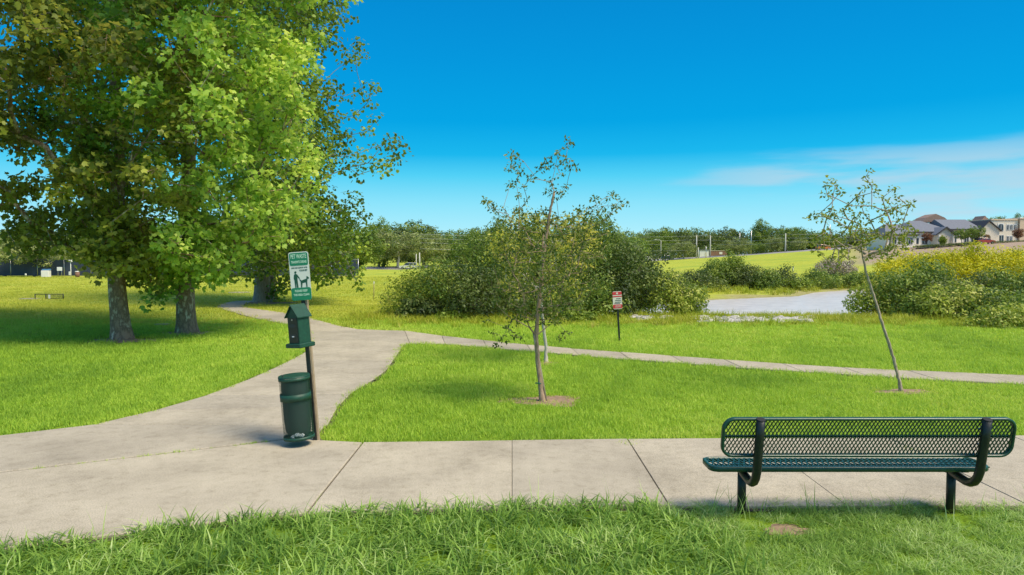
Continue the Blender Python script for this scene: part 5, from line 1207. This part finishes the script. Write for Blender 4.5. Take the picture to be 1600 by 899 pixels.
# rocks at the pond edge
rock_me = []
for s in range(4):
    rr = np.random.default_rng(500 + s); m_ = MB(); vs = []; fs = []; nu, nv = 7, 4
    for j in range(nv + 1):
        for i in range(nu):
            a = 2 * math.pi * i / nu + .3 * j; b_ = math.pi * (j / nv) - math.pi / 2; k = rr.uniform(.75, 1.2)
            vs.append((math.cos(a) * math.cos(b_) * k, math.sin(a) * math.cos(b_) * k * .8, math.sin(b_) * .55 * k + .1))
    for j in range(nv):
        for i in range(nu): fs.append((j * nu + i, j * nu + (i + 1) % nu, (j + 1) * nu + (i + 1) % nu, (j + 1) * nu + i))
    me = bpy.data.meshes.new('rock'); me.from_pydata(vs, [], fs); me.materials.append(M['rock']); rock_me.append(me)
rr = np.random.default_rng(9)
for i in range(150):
    if i < 120: px, py = rr.uniform(1084, 1270), rr.uniform(498.5, 505.5); 
    else: px, py = rr.uniform(985, 1050), rr.uniform(497, 502)
    b = at(px, py); o = bpy.data.objects.new('rock', rock_me[i % 4]); COL.objects.link(o); s = rr.uniform(.09, .22)
    o.location = (b.x, b.y, b.z + s * .15); o.scale = (s * 1.5, s, s * .8); o.rotation_euler = (rr.uniform(-.2, .2), 0, rr.uniform(0, 6))
    tag(o, 'pale rough rock in the riprap along the near water edge', 'rock', 'riprap rocks at the pond edge')

# ------------------------------------------------------------------ flat lettering
def text_mesh(txt, size, mat, parent, loc, rot=(math.pi / 2, 0, 0), width=None, name='lettering', bold=0.0):
    cu = bpy.data.curves.new('lettering', 'FONT'); cu.body = txt; cu.size = size; cu.align_x = 'CENTER'; cu.align_y = 'CENTER'; cu.offset = bold; cu.extrude = 0.0006; cu.resolution_u = 3
    o = bpy.data.objects.new('lettering_tmp', cu); COL.objects.link(o); dg = bpy.context.evaluated_depsgraph_get(); me = bpy.data.meshes.new_from_object(o.evaluated_get(dg))
    bpy.data.objects.remove(o); bpy.data.curves.remove(cu)
    co = np.empty(len(me.vertices) * 3); me.vertices.foreach_get('co', co); co = co.reshape(-1, 3)
    if width and len(co): w0 = co[:, 0].max() - co[:, 0].min(); co[:, 0] *= width / w0; me.vertices.foreach_set('co', co.ravel())
    me.materials.clear(); ob = link(name, me, mat, parent, loc); ob.rotation_euler = rot; return ob
def round_rect(w_, h_, r, cx=0, cz=0, n=5):
    pts = []
    for (sx, sz, a0) in ((1, -1, -90), (1, 1, 0), (-1, 1, 90), (-1, -1, 180)):
        for i in range(n + 1):
            a = R(a0 + 90 * i / n); pts.append((cx + sx * (w_ / 2 - r) + r * math.cos(a), cz + sz * (h_ / 2 - r) + r * math.sin(a)))
    return pts

# ------------------------------------------------------------------ dog waste station
def station():
    b = Vector(G(493, 692)); root = empty('dog_waste_station', (b.x, b.y, 0.0), 0, 'green dog waste station: leaning post with sign, bag dispenser and mesh litter basket', 'waste station')
    lean = Matrix.Rotation(R(-4.1), 4, 'Y')
    def fin(o, sub=False):
        o.rotation_euler = (0, R(-4.1), 0); return o
    H = 2.30
    fin(MB().box((0, 0, 1.0), (.045, .045, 2.1), ch=.004).build('post', M['black_paint'], root))
    fin(MB().box((.037, .012, 0.98), (.026, .05, 1.98), ch=.003).build('wooden_backing', M['wood_post'], root))
    # sign
    sz = H - .285; sg = MB().prism_y(round_rect(0.236, .575, .028, 0, sz), -.045, -.040).build('sign', M['sign_white'], root); fin(sg)
    def sp(name, poly, mat, y0=-.0475, y1=-.0455):
        o = MB().prism_y(poly, y0, y1).build(name, M[mat], sg); return o
    top = sz + .2875
    sp('header_panel', round_rect(.216, .150, .02, 0, top - .086), 'sign_green'); sp('footer_panel', round_rect(0.236, .150, .026, 0, sz - .2115), 'sign_green')
    text_mesh('PET WASTE', .07, M['sign_text'], sg, (0, -.0485, top - .055), width=.185, bold=.0015)
    text_mesh('TRANSMITS DISEASE', .04, M['sign_text'], sg, (0, -.0485, top - .120), width=.185, bold=.0012)
    text_mesh('LEASH AND CLEAN UP AFTER', .022, M['sign_dark'], sg, (0, -.0465, top - .188), width=.19, bold=.0004)
    text_mesh('YOUR PET', .028, M['sign_dark'], sg, (.045, -.0465, top - .222), width=.10, bold=.0006)
    text_mesh('PLEASE KEEP', .036, M['sign_text'], sg, (0, -.0485, sz - .175), width=.15, bold=.0012)
    text_mesh('THIS AREA CLEAN', .036, M['sign_text'], sg, (0, -.0485, sz - .222), width=.185, bold=.0012)
    # walker pictogram
    cz = sz - .035; cx = -.055; S = .105
    man = [(-.10, -1.0), (.02, -1.0), (.04, -.2), (.10, -.95), (.26, -.95), (.22, -.1), (.2, .25), (.46, .0), (.5, .08), (.22, .55), (.02, .62), (-.14, .52), (-.2, .1), (-.14, -.1)]
    sp('walker_pictogram', [(cx + x * S, cz + z * S) for x, z in man], 'sign_dark', -.0472, -.0455)
    sp('walker_head', [(cx + .04 * S + .13 * S * math.cos(i * .785), cz + .78 * S + .14 * S * math.sin(i * .785)) for i in range(8)], 'sign_dark', -.0472, -.0455)
    dx, dz = .045, cz - .03
    dog = [(-.42, -.7), (-.30, -.7), (-.22, -.2), (.18, -.12), (.22, -.7), (.34, -.7), (.36, .0), (.42, .28), (.60, .30), (.60, .42), (.44, .55), (.34, .62), (.28, .3), (.0, .22), (-.30, .12), (-.52, .3), (-.56, .24), (-.42, .0)]
    sp('dog_pictogram', [(dx + x * S * .95, dz + z * S * .95) for x, z in dog], 'sign_dark', -.0472, -.0455)
    # dispenser
    rz = R(-30); cs, sn = math.cos(rz), math.sin(rz); ox, oy, zc0 = -.035, -.135, 1.72
    def rot(m_): m_.v = [(ox + (x * cs - y * sn) * .88, oy + (x * sn + y * cs) * .88, zc0 + (z - zc0) * .92) for x, y, z in m_.v]; return m_
    z0 = 1.185
    bx = fin(rot(MB().box((0, 0, z0 + .185), (.20, .20, .37), ch=.005)).build('bag_dispenser', M['green_paint'], root))
    rot(MB().box((0, 0, z0 - .02), (.275, .27, .055), ch=.008)).build('tray', M['green_paint'], bx)
    w2 = .125; y0, y1 = -.125, .125; zr = z0 + .365; zp = z0 + .505
    m_ = MB().prism_y([(-.1, z0 + .36), (.1, z0 + .36), (0, zp - .02)], -.1, .1); rot(m_).build('gable', M['green_paint'], bx)
    m_ = MB().add([(-w2, y0, zr - .02), (0, y0, zp), (0, y1, zp), (-w2, y1, zr - .02), (w2, y0, zr - .02), (w2, y1, zr - .02), (-w2, y0, zr - .032), (0, y0, zp - .014), (0, y1, zp - .014), (-w2, y1, zr - .032), (w2, y0, zr - .032), (w2, y1, zr - .032)],
        [(0, 1, 2, 3), (1, 4, 5, 2), (6, 9, 8, 7), (7, 8, 11, 10), (0, 6, 7, 1), (1, 7, 10, 4), (3, 2, 8, 9), (2, 5, 11, 8), (0, 3, 9, 6), (4, 10, 11, 5)]); rot(m_).build('roof', M['green_paint'], bx)
    rot(MB().box((0, -.103, z0 + .175), (.165, .008, .32), ch=.002)).build('front_panel', M['black_paint'], bx)
    for z_ in (z0 + .235, z0 + .105):
        rot(MB().prism_y([(-.06, z_ - .006), (-.03, z_ - .02), (.03, z_ - .02), (.06, z_ - .006), (.06, z_ + .006), (.03, z_ + .02), (-.03, z_ + .02), (-.06, z_ + .006)], -.112, -.106)).build('bag_slot', M['ink'], bx)
    rot(MB().box((.0, -.114, z0 + .098), (.035, .008, .012))).build('bag_end', M['paper'], bx)
    rot(MB().tube([(0, -.106, z0 + .31), (0, -.116, z0 + .31)], .009, 8)).build('lock', M['steel'], bx)
    # basket
    bxc, byc, rr, zb, hh = -.118, -.215, .172, .125, .725; n = 40; rows = 46
    def cyl(z, a, r=rr): return Vector((bxc + r * math.cos(a), byc + r * math.sin(a), z))
    def ringband(za, zb_, r0, t, mat, name, par):
        m_ = MB(); vs = []; k = 40
        for rad_, z_ in ((r0, za), (r0, zb_), (r0 - t, zb_), (r0 - t, za)):
            vs += [tuple(cyl(z_, 2 * math.pi * i / k, rad_)) for i in range(k)]
        fs = [(q * k + i, q * k + (i + 1) % k, ((q + 1) % 4) * k + (i + 1) % k, ((q + 1) % 4) * k + i) for q in range(4) for i in range(k)]
        m_.add(vs, [tuple(reversed(f)) for f in fs], True); o = m_.build(name, M[mat], par)
        return o
    bk = empty('litter_basket', (0, 0, 0)); bk.parent = root; bk.rotation_euler = (0, R(-4.1), 0)
    ringband(zb + hh - .035, zb + hh, rr + .006, .012, 'green_paint', 'rim', bk); ringband(zb + hh * .63, zb + hh * .74, rr + .004, .004, 'green_paint', 'band', bk); ringband(zb, zb + .035, rr + .005, .01, 'green_paint', 'base_ring', bk)
    m_ = MB(); wv = .0026
    for dirn in (1, -1):
        for i in range(n):
            vs = []; pr = []
            for j in range(rows + 1):
                z_ = zb + .02 + (hh - .04) * j / rows; a = 2 * math.pi * (i / n) + dirn * (2 * math.pi / n) * .5 * (j % 2) 
                p = cyl(z_, a, rr); tv = cyl(z_, a + .01, rr) - p; tv.normalize(); vs += [tuple(p - tv * wv), tuple(p + tv * wv)]
            if dirn == 1 or True: m_.add(vs, [(2 * j, 2 * j + 1, 2 * j + 3, 2 * j + 2) for j in range(rows)])
    m_.build('mesh_side', M['green_paint'], bk)
    m_ = MB(); k = 36; m_.add([tuple(cyl(zb + .012, 2 * math.pi * i / k, rr - .006)) for i in range(k)], [tuple(range(k))]); m_.build('bottom', M['green_paint'], bk)
    # dark liner and bags inside
    m_ = MB(); rngb = np.random.default_rng(3); k = 26; vs = []
    prof = [(.02, .10), (.10, .14), (.24, .148), (.42, .150), (.60, .152), (.68, .152)]
    for z_, r_ in prof: vs += [tuple(cyl(zb + z_, 2 * math.pi * i / k, r_ * (1 + .03 * rngb.normal()))) for i in range(k)]
    m_.add(vs, [(q * k + i, q * k + (i + 1) % k, (q + 1) * k + (i + 1) % k, (q + 1) * k + i) for q in range(len(prof) - 1) for i in range(k)], True); m_.build('bin_liner', M['ink'], bk)
    m_ = MB()
    for (a, z_, s) in ((-1.4, .07, .04), (-1.0, .05, .038), (-1.8, .045, .036)):
        c = cyl(zb + z_, a, rr - .045); vs = []
        for j in range(6):
            for i in range(9):
                th = 2 * math.pi * i / 9; ph = math.pi * j / 5 - math.pi / 2; q = s * (1 + .25 * rngb.normal() * .6); vs.append((c.x + q * math.cos(th) * math.cos(ph) * .8, c.y + q * math.sin(th) * math.cos(ph) * .5, c.z + q * math.sin(ph) * .7))
        m_.add(vs, [(j * 9 + i, j * 9 + (i + 1) % 9, (j + 1) * 9 + (i + 1) % 9, (j + 1) * 9 + i) for j in range(5) for i in range(9)])
    m_.build('crumpled_bags', M['bag'], bk)
    m_ = MB(); k = 32; ld = zb + hh + .004
    m_.add([tuple(cyl(ld, 2 * math.pi * i / k, rr + .008)) for i in range(k)] + [tuple(cyl(ld + .018, 2 * math.pi * i / k, rr + .002)) for i in range(k)] + [tuple(cyl(ld + .03, 0, 0))],
           [(i, (i + 1) % k, k + (i + 1) % k, k + i) for i in range(k)] + [(k + i, k + (i + 1) % k, 2 * k) for i in range(k)] + [tuple(reversed(range(k)))], False); m_.build('lid', M['green_paint'], bk)
    MB().tube([(bxc - .09, byc - .12, ld), (bxc - .09, byc - .12, ld + .045)], .008, 6).build('lid_catch', M['black_paint'], bk)
    MB().box((-.02, -.04, zb + hh * .68), (.05, .06, .07)).build('bracket', M['black_paint'], bk)
    dirt_patch(500, 697, 0.20, 0.10)
station()

# ------------------------------------------------------------------ red and white sign by the pond
b = at(968, 535); r_ = empty('warning_sign', b, 0, 'small red and white notice sign on a thin dark post before the pond', 'sign'); sc1 = b.y / F
Hs = 79 * sc1; lean = Matrix.Rotation(R(-3.6), 4, 'Y')
def fin(o): o.rotation_euler = (0, R(-3.6), 0); return o
fin(MB().box((0, 0, Hs / 2 - .05), (.045, .045, Hs + .05), ch=.004).build('post', M['black_paint'], r_))
sg = fin(MB().prism_y(round_rect(0.236, .46, .03, 0, Hs - .21), -.04, -.035).build('panel', M['sign_cream'], r_)); zt = Hs + .02
MB().prism_y(round_rect(.236, .078, .014, 0, zt - .052), -.043, -.0405).build('header_band', M['sign_red'], sg)
MB().prism_y([(.026 * math.cos(i * .6283), zt - .052 + .026 * math.sin(i * .6283)) for i in range(10)], -.0455, -.0435).build('header_symbol', M['sign_cream'], sg)
MB().prism_y(round_rect(.236, .03, .006, 0, zt - .132), -.043, -.0405).build('red_line', M['sign_red'], sg)
for k, (z_, w_, x_) in enumerate(((.19, .12, .03), (.235, .16, .02), (.28, .17, .02), (.315, .15, -.01))):
    MB().box((x_, -.0425, zt - z_), (w_, .003, .014)).build('text_line', M['ink'], sg)
MB().prism_y(round_rect(.236, .10, .016, 0, zt - .392), -.043, -.0405).build('footer_band', M['sign_red'], sg)
for z_ in (.375, .405): MB().box((0.01, -.0455, zt - z_), (.15, .003, .010)).build('text_line', M['sign_cream'], sg)

# ------------------------------------------------------------------ bench
def bench():
    X0, Y0 = 2.925, 5.885; root = empty('park_bench', (X0, Y0, 0), 0, 'dark green expanded metal bench seen from behind on the near walk edge', 'bench')
    def frame_tube(poly3, w_, t_, name, mat):
        """closed frame of rounded-rect outline points, section w_ deep, t_ thick outward"""
        pass
    def mesh_panel(L_, D, r, px=.034, py=.052, wv=.0045, th=.003):
        """expanded metal strands clipped to a rounded rectangle; returns verts/faces in local (u, v)"""
        m_ = []
        rows = int(D / (py / 2)); cols = int(L_ / px) + 2
        def ok(u, v):
            du = abs(u) - (L_ / 2 - r); dv = abs(v) - (D / 2 - r)
            return (du < r and dv < r) and (du < 0 or dv < 0 or du * du + dv * dv < r * r)
        for j in range(rows):
            v0 = -D / 2 + j * py / 2; v1 = v0 + py / 2
            for i in range(-1, cols):
                for s in (0, 1):
                    ua = -L_ / 2 + (i + (0 if (j % 2 == 0) else .5)) * px; ub = ua + px / 2 * (1 if s else -1)
                    if ok((ua + ub) / 2, (v0 + v1) / 2): m_.append(((ua, v0), (ub, v1)))
        return m_
    def panel_obj(name, L_, D, r, mp, **kw):
        m_ = MB(); wv = kw.get('wv', .0042); th = kw.get('th', .004)
        for (a, b) in mesh_panel(L_, D, r, kw.get('px', .044), kw.get('py', .068)):
            va = Vector(a); vb = Vector(b); d = (vb - va).normalized(); n = Vector((-d.y, d.x)) * wv
            q = [va - n, va + n, vb + n, vb - n]; vs = [mp(p.x, p.y, th) for p in q] + [mp(p.x, p.y, -th) for p in q]
            m_.add(vs, [(0, 1, 2, 3), (7, 6, 5, 4), (0, 4, 5, 1), (1, 5, 6, 2), (2, 6, 7, 3), (3, 7, 4, 0)])
        o = m_.build(name, M['bench_green'], root); return o
    def rim_obj(name, L_, D, r, mp, depth, lip):
        out = round_rect(L_, D, r, n=8); inn = round_rect(L_ - 2 * lip, D - 2 * lip, max(.01, r - lip), n=8); k = len(out); h = depth / 2; c = .008
        o1 = round_rect(L_ - 2 * c, D - 2 * c, r - c, n=8)
        R_ = [[(p, h) for p in inn], [(p, h) for p in o1], [(p, h - c) for p in out], [(p, -h + c) for p in out], [(p, -h) for p in o1], [(p, -h) for p in inn]]
        vs = [mp(p[0], p[1], w_) for ring in R_ for p, w_ in ring]; fs = []
        for a in range(6):
            b_ = (a + 1) % 6
            for i in range(k): j = (i + 1) % k; fs.append((a * k + i, b_ * k + i, b_ * k + j, a * k + j))
        return MB().add(vs, fs, True).build(name, M['bench_green'], root)
    # seat: horizontal
    sx = -.07
    zS = .455; yS = -.075
    mps = lambda u, v, w_: (sx + u, yS + v, zS + w_)
    rim_obj('seat_frame', 2.38, .305, .085, mps, .045, .026); panel_obj('seat', 2.34, .265, .07, lambda u, v, w_: mps(u, v, w_ + .014), px=.045, py=.13, wv=.0058)
    m_ = MB(); m_.box((sx, yS, zS - .012), (2.3, .03, .012)); 
    for x in (-.9, .9): m_.box((x, yS, zS - .026), (.06, .26, .012))
    m_.build('seat_brace', M['bench_green'], root)
    # back: near vertical, reclined towards the camera
    rc = R(9); zB = .765; yB = -.355; X1 = -.01
    def mpb(u, v, w_): return (X1 + u, yB - v * math.sin(rc) + w_ * math.cos(rc), zB + v * math.cos(rc) + w_ * math.sin(rc))
    rim_obj('back_frame', 2.40, .345, .10, mpb, .040, .022); panel_obj('backrest', 2.36, .31, .08, mpb, px=.032, py=.054, wv=.0033)
    m_ = MB(); v_ = [mpb(-1.17, -.008, .012), mpb(1.17, -.008, .012), mpb(1.17, .008, .012), mpb(-1.17, .008, .012), mpb(-1.17, -.008, .028), mpb(1.17, -.008, .028), mpb(1.17, .008, .028), mpb(-1.17, .008, .028)]
    m_.add(v_, [(0, 1, 2, 3), (7, 6, 5, 4), (0, 4, 5, 1), (1, 5, 6, 2), (2, 6, 7, 3), (3, 7, 4, 0)]); m_.build('back_stiffener', M['bench_green'], root)
    for s in (-.915, .915):
        MB().tube([(s, .0, -.1), (s, .0, .2), (s, .0, .405)], .037, 16).build('leg', M['black_paint'], root)
        m_ = MB().box((s, .0, .412), (.13, .17, .012)); m_.build('mounting_plate', M['black_paint'], root)
        pts = [(s, .14, .375), (s, .02, .37), (s, -.12, .352), (s, -.19, .345), (s, -.245, .352), (s, -.285, .378), (s, -.308, .42), (s, -.322, .48), (s, -.345, .62), (s, -.37, .78), (s, -.392, .925)]
        yo = -.035
        MB().tube([(x, y + (yo if i > 4 else 0) * min(1, (i - 4) / 3), z) for i, (x, y, z) in enumerate(pts)], .036, 14).build('back_support', M['black_paint'], root)
        MB().tube([(s, -.4265, .926), (s, -.4285, .934)], [.038, .033], 14).build('cap', M['rubber'], root)
        for z_ in (.70, .83): MB().tube([(s + .0, -.345 - (z_ - .62) * .17, z_), (s, -.30 - (z_ - .62) * .17, z_)], .011, 8).build('bolt', M['steel'], root)
bench()
